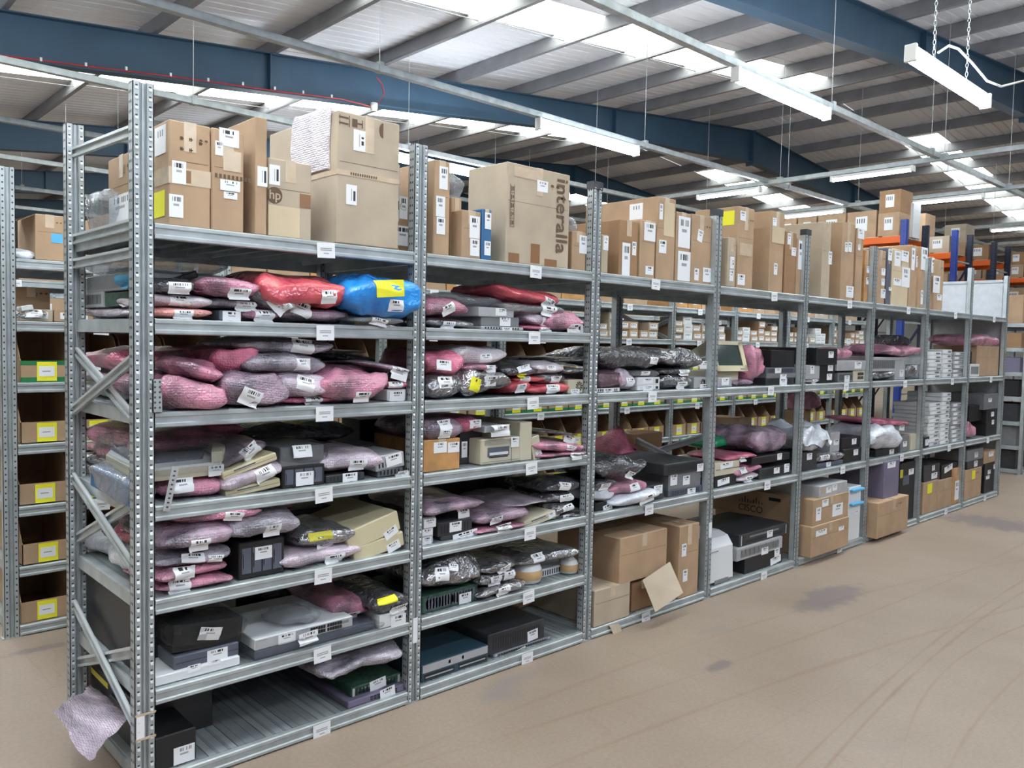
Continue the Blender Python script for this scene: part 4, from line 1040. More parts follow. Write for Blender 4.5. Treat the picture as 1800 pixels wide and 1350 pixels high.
# ------------------------------------------------------------------ bay 4
IT(3, 5, [
 ('unit','lgrey',1262,664,1287,None,(1268,665,1281,677),{'dep':.34,'desc':'grey unit under the beige monitor'}),
 ('bub','bub_pink',1322,618,1347,None,{'dep':.3,'amp':.25,'pinch':.3,'desc':'tall pink bubble wrapped bundle by the monitor'}),
 ('bub','bub_purple',1295,668,1324,None,{'dep':.3}),
 ('unit','dark',1347,664,1396,None,(1370,665,1383,678),{'dep':.4,'f':'v'}),
 ('unit','grey',1348,656,1400,664,(1371,658,1382,665),{'dep':.4}),
 ('unit','slate',1347,646,1398,656,(1362,647,1373,656),{'dep':.4,'f':'v'}),
 ('unit','black',1356,616,1410,646,{'dep':.42,'yf':.05,'desc':'large black box above the stacked units'}),
])
def crt():
    a = at(1287, 600, .05); zb = ztop(5)
    X0 = at(1275, 640, .02).x; X1 = at(1322, 640, .02).x; zt_ = at(1295, 600, .05).z; w_ = X1-X0; h = zt_-zb
    root = empty('crt_monitor', ((X0+X1)/2-.02, .25, zb)); root.rotation_euler = (0, 0, R(-8))
    m = MB(); hh = h
    # housing tapering to the back, front leaning backwards
    F_ = [(-w_/2, -.2, .10*hh/.3), (w_/2, -.2, .10*hh/.3), (w_/2, -.13, hh), (-w_/2, -.13, hh)]
    B_ = [(-w_*.10, .12, .16*hh/.3), (w_*.44, .12, .16*hh/.3), (w_*.44, .12, hh*.78), (-w_*.10, .12, hh*.78)]
    fv = [m.bm.verts.new(p) for p in F_]; bv = [m.bm.verts.new(p) for p in B_]; i = m.mi('cream')
    for q in ((fv[0], fv[1], fv[2], fv[3]), (bv[3], bv[2], bv[1], bv[0])): m.bm.faces.new(q).material_index = i
    for k in range(4): m.bm.faces.new((fv[k], bv[k], bv[(k+1) % 4], fv[(k+1) % 4])).material_index = i
    m.build('housing', root)
    def fp(u, t, off=0): # point on the leaning front
        z = .10*hh/.3+(hh-.10*hh/.3)*t; y = -.2+.07*t; return (u*w_/2, y-off, z)
    m = MB(); m.quad([fp(-.74, .2, .012), fp(.74, .2, .012), fp(.74, .88, .012), fp(-.74, .88, .012)], 'screen'); m.build('screen', root)
    m = MB()
    for q in ((-.98, .02, -.74, .98), (.74, .02, .98, .98), (-.98, .02, .98, .2), (-.98, .88, .98, .98)):
        u0, t0, u1, t1 = q; m.quad([fp(u0, t0, .018), fp(u1, t0, .018), fp(u1, t1, .018), fp(u0, t1, .018)], 'cream2')
    m.quad([fp(.5, .06, .02), fp(.8, .06, .02), fp(.8, .11, .02), fp(.5, .11, .02)], 'grey'); m.build('bezel', root)
    m = MB(); m.box(-w_*.4, w_*.4, -.16, .14, 0, .10*hh/.3, 'cream', .006); m.build('stand', root)
    REG.append(dict(o=root, b=3, l=5, row=0, x0=X0, x1=X1, zt=zt_, yf=.05, desc='beige monitor with dark leaning screen', cat='monitor', z0=zb, nolab=False, kind='x', w=w_, h=h, dep=.4))
crt()
IT(3, 3, [
 ('unit','black',1257,834,1295,None,(1261,841,1282,852,4),{'dep':.4}),
 ('unit','cream',1257,812,1300,834,(1266,813,1288,823,4),{'dep':.4,'f':'l'}),
 ('bub','bub_white',1296,836,1335,None,(1310,838,1324,848),{'dep':.34,'amp':.2}),
 ('bub','bub_pink',1290,818,1338,836,(1302,822,1316,832),{'dep':.34,'amp':.18}),
 ('bub','bub_hot',1284,800,1330,818,(1303,803,1314,812),{'dep':.36,'yf':.02}),
 ('unit','dark',1336,820,1390,None,(1360,822,1370,832),(1378,815,1387,830),{'dep':.4,'f':'v'}),
 ('unit','black',1322,800,1388,820,(1366,797,1374,808),{'dep':.44,'yf':.03}),
 ('bag','bag_green',1254,770,1300,786,{'dep':.3,'yf':.3}),
 ('bub','bub_purple',1335,756,1400,800,{'dep':.46,'yf':.05,'amp':.15,'desc':'large dusky bubble bundle reaching the post'}),
 ('carton','card',1322,732,1372,None,{'dep':.3,'yf':.5}),
])
IT(3, 1, [
 ('unit','black',1310,972,1375,None,(1354,978,1372,990,6),{'dep':.5,'yf':.03,'f':''}),
 ('unit','lgrey',1296,954,1375,972,(1338,962,1350,974),(1361,964,1370,978),{'dep':.5,'yf':.03,'f':'v'}),
 ('unit','dark',1300,930,1384,954,(1348,932,1358,944),{'dep':.5,'yf':.05,'f':'g'}),
])
def printer():
    X0 = at(1246, 985, .02).x; X1 = at(1289, 985, .02).x; z0 = ztop(1); h = at(1268, 942, .02).z-z0; w_ = X1-X0; d_ = .55
    root = empty('office_printer', ((X0+X1)/2, .02+d_/2, z0)); m = MB()
    prof = [(-d_/2, .02), (-d_/2+.01, h*.75), (-d_/2+.05, h*.93), (-d_/2+.12, h), (d_/2, h*.97), (d_/2, .02)]
    i = m.mi('white'); m.prism(prof, 'x', -w_/2, w_/2, 'white'); m.build('casing', root)
    m = MB(); m.box(-w_*.25, w_*.3, -d_/2-.002, -d_/2+.02, .004, .03, 'grey'); m.build('foot_recess', root)
    m = MB(); m.box(-w_*.4, -w_*.1, -d_/2+.004, -d_/2+.012, h*.68, h*.7, 'ink_grey'); m.build('badge', root)
    m = MB(); m.box(-w_/2-.003, -w_/2, -d_/2+.12, d_/2-.05, h*.45, h*.9, 'grey'); m.build('side_tray', root)
    for sx in (-1, 1):
        m = MB(); m.box(sx*w_*.4-.02, sx*w_*.4+.02, -d_/2+.03, d_/2-.03, 0, .022, 'white'); m.build('foot', root)
    REG.append(dict(o=root, b=3, l=1, row=0, x0=X0, x1=X1, zt=z0+h, yf=.02, desc='white printer with rounded top', cat='printer', z0=z0, nolab=False, kind='x', w=w_, h=h, dep=d_))
printer()
# ------------------------------------------------------------------ bays 5 to 8
IT(4, 5, [
 ('bub','bub_lilac',1418,666,1452,None,(1429,667,1436,676),{'dep':.3}),
 ('unit','lgrey',1416,642,1441,666,(1424,643,1431,657),{'dep':.36}),
 ('unit','black',1441,640,1468,None,(1455,642,1464,652),(1453,657,1462,668),{'dep':.4}),
 ('unit','black',1436,612,1472,640,(1456,618,1465,629),(1424,618,1431,630),{'dep':.4,'yf':.02,'desc':'black box with pink lid and labels'}),
 ('unit','grey',1474,655,1500,None,(1484,660,1493,672),{'dep':.36,'f':'v'}),
 ('unit','cream',1500,650,1527,None,{'dep':.34,'f':'p','desc':'cream keypad-like unit'}),
 ('unit','lgrey',1472,634,1522,655,(1502,636,1514,648),{'dep':.4,'yf':.02}),
 ('bub','bub_pink',1468,614,1500,634,{'dep':.3,'yf':.05}),
])
IT(4, 3, [
 ('unit','dark',1411,794,1436,None,(1418,797,1427,808),{'dep':.36}),
 ('unit','slate',1437,812,1482,None,(1452,812,1460,822),{'dep':.36}),
 ('esd','esd',1438,796,1482,812,(1441,800,1456,810),{'dep':.34}),
 ('bag','bag_white',1408,756,1466,794,{'dep':.44,'yf':-.02,'amp':.3,'desc':'crumpled pink and white bag hanging over the edge'}),
 ('unit','lgrey',1460,760,1476,794,(1465,773,1474,782),{'dep':.34,'yf':.06}),
 ('unit','black',1483,788,1518,None,(1500,790,1508,800),{'dep':.4}),
 ('unit','black',1480,768,1514,788,(1497,771,1505,781),{'dep':.4,'yf':.05}),
 ('carton','card',1425,722,1456,None,{'dep':.25,'yf':.5}),
 ('bub','bub_pink',1435,690,1485,720,{'dep':.3,'yf':.4}),
])
LC = IT(4, 1, [
 ('carton','card',1426,918,1491,980,(1434,931,1453,941),(1474,925,1483,932),{'dep':.84,'yf':-.06,'desc':'lower brown carton jutting out over the aisle'}),
 ('carton','card',1430,872,1491,918,(1445,878,1456,890),(1434,892,1443,915),(1463,885,1481,906),{'dep':.88,'yf':-.05,'desc':'long brown carton printed CISCO on its side'}),
 ('unit','lgrey',1441,850,1489,872,(1452,856,1461,866),(1463,852,1471,862),(1443,857,1451,867,0,'card_pale'),{'dep':.5,'yf':-.04,'desc':'grey box on the upper brown carton'}),
 ('unit','white',1493,855,1514,None,(1503,898,1509,903),{'dep':.45,'yf':.0,'desc':'tall white cabinet with blue clips'}),
])
rc = LC[1]; o = rc['o']; w_, h_, d_ = rc['w'], rc['h'], rc['dep']
txt(o, 'CISCO', -w_/2-.002, d_*.10, h_*.28, .075, 0, rz=R(-90))
m = MB()
for k, q in enumerate((.02, .035, .06, .035, .02, .035, .06, .035, .02)):
    y = d_*.10+.10-k*.025; m.box(-w_/2-.002, -w_/2-.0008, y-.005, y+.005, h_*.50, h_*.50+q*.8, 'ink_card')
m.build('printed_logo', o)
for yy in (-.12, .30):
    m = MB(); m.box(-w_/2-.0025, -w_/2-.001, yy-.05, yy+.05, h_*.72, h_*.84, 'black'); m.build('hand_hole', o)
wc = LC[3]
for fz in (.92, .66):
    m = MB(); m.box(-wc['w']*.45, wc['w']*.5, -wc['dep']/2-.03, -wc['dep']/2+.0, wc['h']*fz, wc['h']*(fz+.045), 'cyan', .004); m.build('blue_clip', wc['o'])
IT(5, 5, [
 ('esd','esd',1535,652,1575,None,{'dep':.36,'amp':.2}),
 ('unit','lgrey',1574,634,1592,None,(1581,650,1588,662),{'dep':.34}),
 ('unit','lgrey',1530,628,1590,650,{'dep':.4,'yf':.04,'f':'v'}),
 ('esd','esd',1593,640,1625,None,(1604,642,1612,650),{'dep':.36,'amp':.2}),
 ('unit','steel',1590,628,1622,640,{'dep':.4,'yf':.03}),
 ('bub','bub_pink',1562,610,1622,628,{'dep':.4,'yf':.02,'amp':.2}),
 ('esd','esd_dark',1600,592,1650,612,{'dep':.36,'yf':.1}),
])
IT(5, 3, [
 ('unit','black',1540,788,1580,None,(1563,790,1571,798),{'dep':.4}),
 ('bag','bag_white',1536,752,1588,788,{'dep':.44,'yf':-.02,'amp':.18,'desc':'big cloudy white bag above a black unit'}),
 ('bub','bub_hot',1532,738,1602,754,(1583,747,1592,757),{'dep':.44,'yf':.05,'ry':5}),
 ('unit','grey',1584,766,1598,None,(1587,776,1594,785),{'dep':.3}),
 ('unit','cream',1602,762,1617,None,{'dep':.34}),
])
IT(5, 1, [
 ('carton','card',1543,878,1596,938,{'dep':.5,'yf':-.08,'desc':'brown carton jutting under grey tower'}),
 ('unit','lilacbox',1554,810,1580,878,(1560,812,1574,822),{'dep':.5,'yf':-.02,'desc':'grey-violet computer tower'}),
 ('unit','black',1583,812,1613,None,(1597,824,1606,834),(1582,826,1587,840,0,'yellow_dull'),{'dep':.5,'yf':.03,'f':'l','desc':'tall black cabinet with yellow mark'}),
])
IT(6, 3, [('unit','black',1623,768,1634,None,(1626,772,1632,783),{'dep':.34})])
IT(6, 1, [
 ('carton','card',1624,846,1649,None,(1630,850,1638,867,0,'yellow'),{'dep':.5,'yf':.02}),
 ('carton','card',1650,842,1674,None,{'dep':.5,'yf':.02}),
 ('carton','card_orange',1676,822,1690,None,(1678,845,1685,878),(1680,790,1688,808),{'dep':.5,'yf':.02}),
 ('unit','dark',1624,832,1652,846,(1637,831,1647,841),{'dep':.4}),
 ('unit','dark',1624,816,1652,832,(1638,818,1643,827),{'dep':.4}),
 ('unit','black',1655,815,1682,842,(1660,818,1674,828,8),{'dep':.4}),
])
IT(7, 5, [
 ('carton','card',1718,608,1760,None,{'dep':.45,'yf':.05,'desc':'brown carton at the far end'}),
 ('unit','white',1706,640,1722,None,{'dep':.3,'f':'v'}),
 ('unit','black',1706,618,1722,640,{'dep':.3,'yf':.1}),
 ('bub','bub_pink',1690,590,1765,608,{'dep':.45,'yf':.02}),
])
IT(7, 3, [
 ('unit','black',1734,742,1756,None,(1743,738,1747,746),{'dep':.4}),
 ('unit','black',1734,718,1756,742,(1742,724,1747,732),{'dep':.4}),
 ('unit','grey',1730,692,1755,718,(1737,700,1743,707),{'dep':.4}),
 ('bub','bub_pink',1703,742,1716,None,{'dep':.3}),
 ('unit','black',1704,712,1732,742,{'dep':.45,'yf':.08}),
])
IT(7, 1, [
 ('carton','card',1697,824,1726,None,(1708,827,1714,842,0,'yellow'),{'dep':.5,'yf':.02}),
 ('unit','dark',1700,808,1728,824,(1712,810,1718,820),{'dep':.4}),
 ('unit','grey',1700,790,1728,808,(1713,795,1719,804),{'dep':.4}),
 ('unit','black',1731,836,1752,None,(1733,836,1739,842),{'dep':.4}),
 ('unit','black',1731,812,1752,836,(1736,826,1741,833),(1746,816,1750,824),{'dep':.4}),
 ('carton','card',1730,792,1751,812,(1738,794,1746,802),{'dep':.4}),
])
# stacks of identical small white units in bays 7 and 8
def stack(b, l, x0, x1, yt, n, yf=.03, dep=.34, desc='small white boxed unit', grp=None, col='white'):
    z0 = ztop(l); a = at((x0+x1)/2, yt, yf); X0 = at(x0, yt, yf).x; X1 = at(x1, yt, yf).x; w_ = X1-X0; h = (a.z-z0)/n
    first = None
    for k in range(n):
        if not first:
            root = empty('boxed_unit', (0, 0, 0)); m = MB(); m.box(-w_/2, w_/2, -dep/2, dep/2, 0, h-.003, col, .003); m.box(w_*.1, w_*.4, -dep/2-.001, -dep/2, h*.3, h*.7, 'grey'); m.box(-w_*.4, -w_*.05, -dep/2-.001, -dep/2, h*.2, h*.75, 'paper'); m.build('casing', root); first = root; o = root
        else: o = copy_tree(first)
        o.location = ((X0+X1)/2+random.uniform(-.008, .008), yf+dep/2+random.uniform(0, .02), z0+k*h)
        tag(o, desc.replace(' in the', ', %s up, in the' % ORD[k]).replace(' stacked beside', ', %s up, beside' % ORD[k]), 'equipment', grp)
stack(6, 5, 1634, 1658, 618, 7, desc='white boxed unit in the left tall stack, second shelf, seventh bay', grp='white stack left, upper')
stack(6, 5, 1660, 1676, 614, 6, desc='white boxed unit in the middle stack, second shelf, seventh bay', grp='white stack middle, upper')
stack(6, 5, 1679, 1698, 618, 6, desc='grey boxed unit stacked beside the post, second shelf, seventh bay', grp='grey stack, upper', col='lgrey')
stack(6, 3, 1636, 1656, 708, 11, desc='white boxed unit in the left tall stack, third shelf, seventh bay', grp='white stack left, lower')
stack(6, 3, 1658, 1673, 690, 12, desc='white boxed unit in the middle stack, third shelf, seventh bay', grp='white stack middle, lower')
stack(6, 3, 1676, 1694, 708, 9, desc='grey boxed unit stacked beside the post, third shelf, seventh bay', grp='grey stack, lower', col='lgrey')
# ------------------------------------------------------------------ top shelf cartons
def depL(px, py, x0, yf=.03):     # depth of a carton whose rear-left edge shows at px
    X0 = at(x0, py, yf).x; return atx(px, py, X0).y-yf
def facelab(rec, x0, y0, x1, y1, col='paper', name='barcode_label'):
    """label on the left (-x) face, given by its pixels"""
    o = rec['o']; X = rec['x0']+.0
    a = atx(x0, (y0+y1)/2, X); b_ = atx(x1, (y0+y1)/2, X); t = atx((x0+x1)/2, y0, X); u = atx((x0+x1)/2, y1, X)
    lo = o.location; side_label(o, X-lo.x, b_.y-lo.y, a.y-lo.y, u.z-lo.z, t.z-lo.z, col, name)
T = IT(0, 7, [
 ('carton','card',297,216,370,None,(302,283,327,323),(297,342,322,382),{'dep':.42,'yf':.03,'desc':'brown carton with taped middle and yellow sticker'}),
 ('carton','card',372,229,429,None,(385,227,420,258),(378,248,392,273),(387,317,422,336),(393,338,417,350),{'dep':.45,'yf':.03,'desc':'narrow brown carton with four labels'}),
 ('carton','card',450,206,470,None,(452,293,470,328,0,'paper',1),{'dep':.62,'yf':.02,'desc':'tall thin brown carton'}),
 ('carton','card_pale',472,283,548,None,(473,290,492,325,0,'paper',1),(472,363,527,416,0,'card_cream'),{'dep':.45,'yf':.035,'desc':'pale carton printed hp with cream patch'}),
 ('carton','card_pale',594,206,703,None,(621,229,642,266,0,'paper',1),(608,325,627,360,0,'paper',1),{'dep':depL(475, 225, 594),'yf':.0,'desc':'biggest pale carton with bubble wrap patch'}),
 ('carton','card',703,393,730,None,(693,397,722,432),{'dep':.4,'yf':.12,'desc':'low brown carton behind the post'}),
 ('carton','white',703,292,730,393,(702,345,716,385),{'dep':.45,'yf':.12,'desc':'film-wrapped white carton marked NG'}),
])
t3, t4, t5, t6, t7, t8a, t8 = T
facelab(t3, 270, 337, 290, 382, 'yellow', 'coloured_sticker'); facelab(t3, 273, 222, 292, 272)
o = t3['o']; m = MB(); d_ = t3['dep']; w_ = t3['w']; h_ = t3['h']
m.box(-w_/2-.0015, w_/2+.001, -d_/2-.0012, d_/2, h_*.40, h_*.56, 'tape'); m.build('packing_tape', o)
m = MB(); m.box(-w_*.1, w_*.02, -d_/2-.002, -d_/2-.001, h_*.42, h_*.54, 'tape_brown'); m.build('printed_patch', o)
m = MB()
for i, (u, v) in enumerate(((.62, .84), (.62, .74), (.40, .84), (.40, .74), (.16, .82))):
    x = w_*(.42-u); z = h_*v; s_ = w_*.045
    m.box(x-s_, x+s_, -d_/2-.0022, -d_/2-.0012, z-s_*.25, z+s_*.25, 'ink_card'); m.box(x-s_*.3, x+s_*.3, -d_/2-.0022, -d_/2-.0012, z-s_, z+s_, 'ink_card'); m.box(x-s_, x-s_*.7, -d_/2-.0022, -d_/2-.0012, z-s_, z+s_*.9, 'ink_card')
m.build('printed_symbols', o)
o = t4['o']; m = MB(); m.box(-t4['w']*.15, t4['w']*.4, -t4['dep']/2-.002, -t4['dep']/2-.0008, t4['h']*.6, t4['h']*.8, 'tape'); m.build('packing_tape', o)
m = MB()
for k in range(9): m.box(-t4['w']*.4+k*.016, -t4['w']*.4+k*.016+.009, -t4['dep']/2-.0015, -t4['dep']/2-.0008, t4['h']*.52, t4['h']*.56, 'ink_card')
m.build('printed_barcode', o)
o = t6['o']; m = MB(); c_ = (-t6['w']*.36, t6['h']*.53)
m.prism([(c_[0]+.032*math.cos(a), c_[1]+.032*math.sin(a)) for a in [2*math.pi*k/24 for k in range(24)]], 'y', -t6['dep']/2-.002, -t6['dep']/2-.001, 'ink_card'); m.build('round_logo', o)
txt(o, 'hp', c_[0], -t6['dep']/2-.003, c_[1], .05, 0, 'card_pale', name='logo_letters')
m = MB(); m.box(t6['w']*.22, t6['w']*.48, -t6['dep']/2-.0015, -t6['dep']/2-.0008, t6['h']*.42, t6['h']*.6, 'tape_brown'); m.build('packing_tape', o)
# the big pale carton: symbols, mid seam, bubble wrap patch on its left side
o = t7['o']; w_, h_, d_ = t7['w'], t7['h'], t7['dep']
m = MB(); y = -d_/2-.002
for k in (0, 1):
    z = h_*(.955-.045*k); m.box(-w_*.47, -w_*.34, y, y+.001, z-.003, z+.003, 'ink_card'); m.prism([(-w_*.47, z-.012), (-w_*.47, z+.012), (-w_*.485, z)], 'y', y, y+.001, 'ink_card')
m.box(-w_*.33, -w_*.32, y, y+.001, h_*.89, h_*.975, 'ink_card')
m.box(-w_*.28, -w_*.2, y, y+.001, h_*.90, h_*.96, 'ink_card'); m.box(-w_*.2, -w_*.12, y, y+.001, h_*.925, h_*.935, 'ink_card'); m.box(-w_*.125, -w_*.115, y, y+.001, h_*.90, h_*.96, 'ink_card')
m.prism([(w_*.22+.02*math.cos(a), h_*.92+.03*math.sin(a)) for a in [math.pi/2+math.pi*k/10 for k in range(11)]], 'y', y, y+.001, 'ink_card'); m.build('printed_symbols', o)
m = MB(); m.prism([(-w_/2-.0015, y+.0005), (w_/2+.001, y+.0005), (w_/2+.001, y+.0015), (-w_/2-.0003, y+.0015), (-w_/2-.0003, d_/2), (-w_/2-.0015, d_/2)], 'z', h_*.52, h_*.56, 'tape'); m.build('packing_tape', o)
m = MB()
for k in range(12): m.box(-w_*.3+k*.011, -w_*.3+k*.011+.006, y-.0005, y+.0005, h_*.53, h_*.55, 'ink_card')
m.build('printed_code', o)
me, bv = bag_mesh(.26, .30, .010, 77, e1=.4, e2=.2, amp=.2, pinch=.1); me.materials.append(MATS['bub_white'])
pt = bpy.data.objects.new('bubble_wrap_patch', me); COL.objects.link(pt); pt.parent = o; pt.rotation_euler = (0, R(-90), 0); pt.location = (-w_/2+.001, -d_/2+.20, h_*.80)
txt(t8['o'], 'NG', -t8['w']*.15, -t8['dep']/2-.002, t8['h']*.28, .055, 0, 'ink')
IT(1, 7, [
 ('carton','card',764,283,792,None,(772,293,787,333),(766,345,782,381),(767,382,782,412),{'dep':.5,'yf':.03,'desc':'tall brown carton with stacked labels'}),
 ('carton','card',794,348,812,None,(796,423,810,450),{'dep':.45,'yf':.1}),
 ('bag','frost',793,308,818,348,{'dep':.35,'yf':.12,'amp':.2,'desc':'crumpled clear bag on a brown carton'}),
 ('carton','card',813,371,846,None,(825,380,843,419),(826,420,842,450),{'dep':.3,'yf':.02,'desc':'small brown carton with two big labels'}),
 ('carton','blue_card',848,368,865,None,(852,374,863,403),(851,424,862,449),{'dep':.3,'yf':.02,'desc':'dark blue narrow carton with labels'}),
])
ti = item('carton','card_pale',892,296,1003,None,1,7,yf=.02,dep=depL(817,300,892,.02)-.03,labs=[(944,318,963,338)],desc='large pale carton printed interalla')
o = ti['o']; w_, h_, d_ = ti['w'], ti['h'], ti['dep']
txt(o, 'interalla', w_*.36, -d_/2-.003, h_*.55, .12, R(90), 'ink_card')
m = MB(); y = -d_/2-.002
for k in range(5):
    z = h_*(.70-k*.085); x = -w_*.42
    m.box(x-.014, x+.014, y, y+.001, z-.001, z+.001, 'ink_card'); m.box(x-.014, x-.012, y, y+.001, z, z+.04, 'ink_card'); m.box(x+.012, x+.014, y, y+.001, z, z+.04, 'ink_card')
    m.box(x-.007, x-.003, y, y+.001, z+.008, z+.032, 'ink_card'); m.box(x+.002, x+.008, y, y+.001, z+.012+.004*(k % 2), z+.03, 'ink_card')
m.build('printed_symbols', o)
for (u, v, p, q) in ((-.12, .02, .02, .22), (-.46, .0, -.3, .1), (.1, .0, .3, .08), (-.4, .87, -.05, .97)):
    m = MB(); m.box(w_*u, w_*p, y+.0003, y+.0013, h_*v, h_*q, 'tape_brown' if v < .5 else 'tape'); m.build('packing_tape', o)
IT(1, 7, [('carton','card',1006,408,1040,None,(1018,414,1032,446),{'dep':.4,'yf':.04,'desc':'small brown carton beside the interalla one'}),
 ('bag','frost',1006,386,1030,408,{'dep':.3,'yf':.08,'amp':.25})])
IT(2, 7, [
 ('carton','card_pale',1058,413,1070,None,(1060,415,1069,440),{'dep':.3,'yf':.02}),
 ('carton','card_dark',1090,388,1123,None,(1093,427,1107,485),(1111,425,1118,449),{'dep':.5,'yf':.04,'desc':'dark taped carton with long label'}),
 ('carton','card',1127,388,1153,None,(1132,391,1152,424),(1134,468,1148,483),{'dep':.4,'yf':.03,'desc':'brown carton with square white sheet'}),
 ('carton','card',1190,374,1215,None,(1192,381,1213,436),(1191,442,1213,494),{'dep':.55,'yf':.03,'desc':'brown carton nearly covered by white sheets'}),
 ('carton','card',1217,379,1252,None,(1226,404,1235,425,-12),(1220,472,1228,493),(1235,471,1250,496),{'dep':.55,'yf':.03,'desc':'brown carton with small arrow marks'}),
])
tb = item('carton','card',1157,348,1189,None,2,7,yf=.03,dep=min(.9,depL(1030,362,1157)),labs=[(1159,358,1165,386),(1167,356,1185,416,0,'card_cream'),(1158,422,1171,445)],desc='long brown carton reaching back, tallest here')
facelab(tb, 1107, 358, 1130, 386)
tc_ = item('carton','card',1299,365,1327,None,3,7,yf=.03,dep=min(.9,depL(1222,374,1299)),labs=[(1301,371,1311,388),(1296,482,1309,501),(1300,428,1322,450,0,'tape')],desc='tall brown carton with yellow side label')
facelab(tc_, 1268, 371, 1291, 396, 'yellow', 'coloured_sticker')
IT(3, 7, [
 ('carton','card_pale',1281,418,1295,None,(1283,451,1290,472,0,'paper',1),(1282,474,1289,494),{'dep':.3,'yf':.0}),
 ('carton','card',1356,373,1380,None,(1358,383,1365,397),(1357,399,1379,428,0,'card_cream'),(1360,463,1366,483),{'dep':.6,'yf':.03,'desc':'brown carton with cream patch'}),
 ('carton','card_dark',1382,408,1401,None,(1384,410,1390,430),(1391,435,1399,450),{'dep':.5,'yf':.03,'desc':'grey-brown carton with round hole'}),
 ('carton','card',1402,420,1412,None,(1403,423,1411,474),{'dep':.5,'yf':.03}),
])
IT(4, 7, [
 ('carton','card_pale',1448,391,1462,None,(1456,442,1462,465),{'dep':.75,'yf':.03,'desc':'big pale-edged brown carton'}),
 ('carton','card',1482,392,1504,None,(1485,426,1490,443),(1491,426,1497,443),(1487,503,1500,523),{'dep':.7,'yf':.03,'desc':'tall brown carton with twin labels'}),
 ('carton','card',1507,402,1519,None,(1508,402,1519,420),(1508,430,1512,440),{'dep':.6,'yf':.03}),
 ('carton','card_orange',1522,440,1531,None,(1523,468,1531,480),(1522,488,1530,500),{'dep':.5,'yf':.04}),
])
IT(5, 7, [
 ('carton','card',1541,440,1558,None,(1549,472,1556,484),(1549,490,1555,502),(1548,508,1556,524),{'dep':.5,'yf':.03}),
 ('carton','slate',1561,436,1568,None,(1561,438,1568,458),(1562,505,1567,511),{'dep':.5,'yf':.03,'desc':'slim dark carton'}),
 ('carton','card_cream',1570,440,1599,None,(1572,441,1583,468),(1584,441,1597,460),(1570,490,1584,502),(1585,470,1599,505),{'dep':.5,'yf':.03,'desc':'cream carton plastered with white labels'}),
 ('carton','card',1601,432,1617,None,(1602,436,1608,475),(1610,450,1615,470),{'dep':.5,'yf':.05}),
 ('carton','card',1618,435,1631,None,(1619,435,1630,475),(1618,510,1622,535),(1625,512,1631,538),{'dep':.5,'yf':.03}),
])
IT(6, 7, [
 ('carton','card',1636,452,1643,None,(1637,454,1643,480),{'dep':.5,'yf':.05}),
 ('carton','card',1645,457,1660,None,(1640,485,1652,515),(1647,518,1655,528),{'dep':.5,'yf':.03,'desc':'last brown carton before the grey end panel'}),
])
# ------------------------------------------------------------------ things seen through the end frame
SX = .05
for l, rows in {
 7: [('bag','frost',144,347,188,None,{'dep':.3,'amp':.2,'desc':'stack of film-wrapped papers behind the end frame'}),
     ('carton','card',190,272,238,None,(192,342,232,392),{'dep':.3,'desc':'brown carton with hand hole inside end frame','side':.09})],
 6: [('bub','bub_lilac',140,538,236,None,{'dep':.4}),
     ('unit','lgrey',142,513,182,538,{'dep':.35,'f':'v','desc':'stack of thin grey plates'}),
     ('unit','pcb',184,513,237,538,{'dep':.35}),
     ('wrap','lgrey',143,482,237,513,(218,484,236,508,0,'blue_label'),{'dep':.35,'desc':'grey unit in clear bag with blue sticker'}),
     ('bag','frost',150,452,237,482,{'dep':.35,'amp':.2,'desc':'blue-grey film bag on top of clear-bagged unit'})],
 5: [('bag','frost',128,676,236,None,{'dep':.4}),
     ('bub','bub_lilac',126,655,205,676,{'dep':.35}),
     ('bub','bub_hot',140,616,234,655,{'dep':.4,'amp':.16,'desc':'hot pink bubble bag behind the crossed braces'})],
 4: [('unit','slate',145,822,186,None,{'dep':.3}),
     ('esd','esd',141,801,188,822,{'dep':.3}),
     ('bub','bub_hot',143,784,200,801,{'dep':.3}),
     ('bub','bub_pink',154,756,236,784,{'dep':.35})],
 3: [('bag','bag_white',143,948,232,None,{'dep':.35,'amp':.22,'desc':'loose white bag inside the end frame'}),
     ('bub','bub_hot',205,918,237,948,{'dep':.3})],
 2: [('unit','black',141,1032,236,None,{'dep':.22,'desc':'big black cabinet behind the end frame braces','side':.03})],
 1: [('unit','black',146,1192,238,None,(160,1186,190,1196,0,'yellow_dull'),{'dep':.3,'desc':'black chassis with yellow label by the floor','f':'v'})],
}.items():
    for r in rows:
        r = list(r); kw = r.pop(); kw.setdefault('side', SX); item(*r[:6], 0, l, labs=r[6:], **kw)
# pale blue bagged unit and its perforated bracket poking out past the post
rec = item('wrap', 'blue_card', 180, 835, 243, None, 0, 4, side=-.0, dep=.07, desc='blue bagged unit poking out past the near post', extra='frost')
rec['o'].location = (.0, .27, ztop(4)); rec['o'].rotation_euler = (0, R(6), R(-84)); rec['o'].scale = (.85, 1, 1)
m = MB(); a = at(268, 686, -.02); z0 = ztop(5)
root = empty('perforated_bracket', (at(276, 700, -.01).x, -.012, z0))
m.box(-.016, .016, -.002, .002, 0, .115, 'steel'); m.box(-.016, -.013, -.002, .05, 0, .115, 'steel')
for k in range(6):
    for sx in (-.008, .008): m.box(sx-.003, sx+.003, -.0028, -.002, .012+k*.018, .019+k*.018, 'hole')
m.build('plate', root); tag(root, 'small perforated steel bracket standing left of the pink bundle', 'bracket')
root = empty('perforated_bracket', (at(292, 870, -.02).x, -.02, ztop(4)-.02)); root.rotation_euler = (0, R(12), 0); m = MB()
m.box(-.012, .012, -.002, .002, 0, .16, 'lgrey')
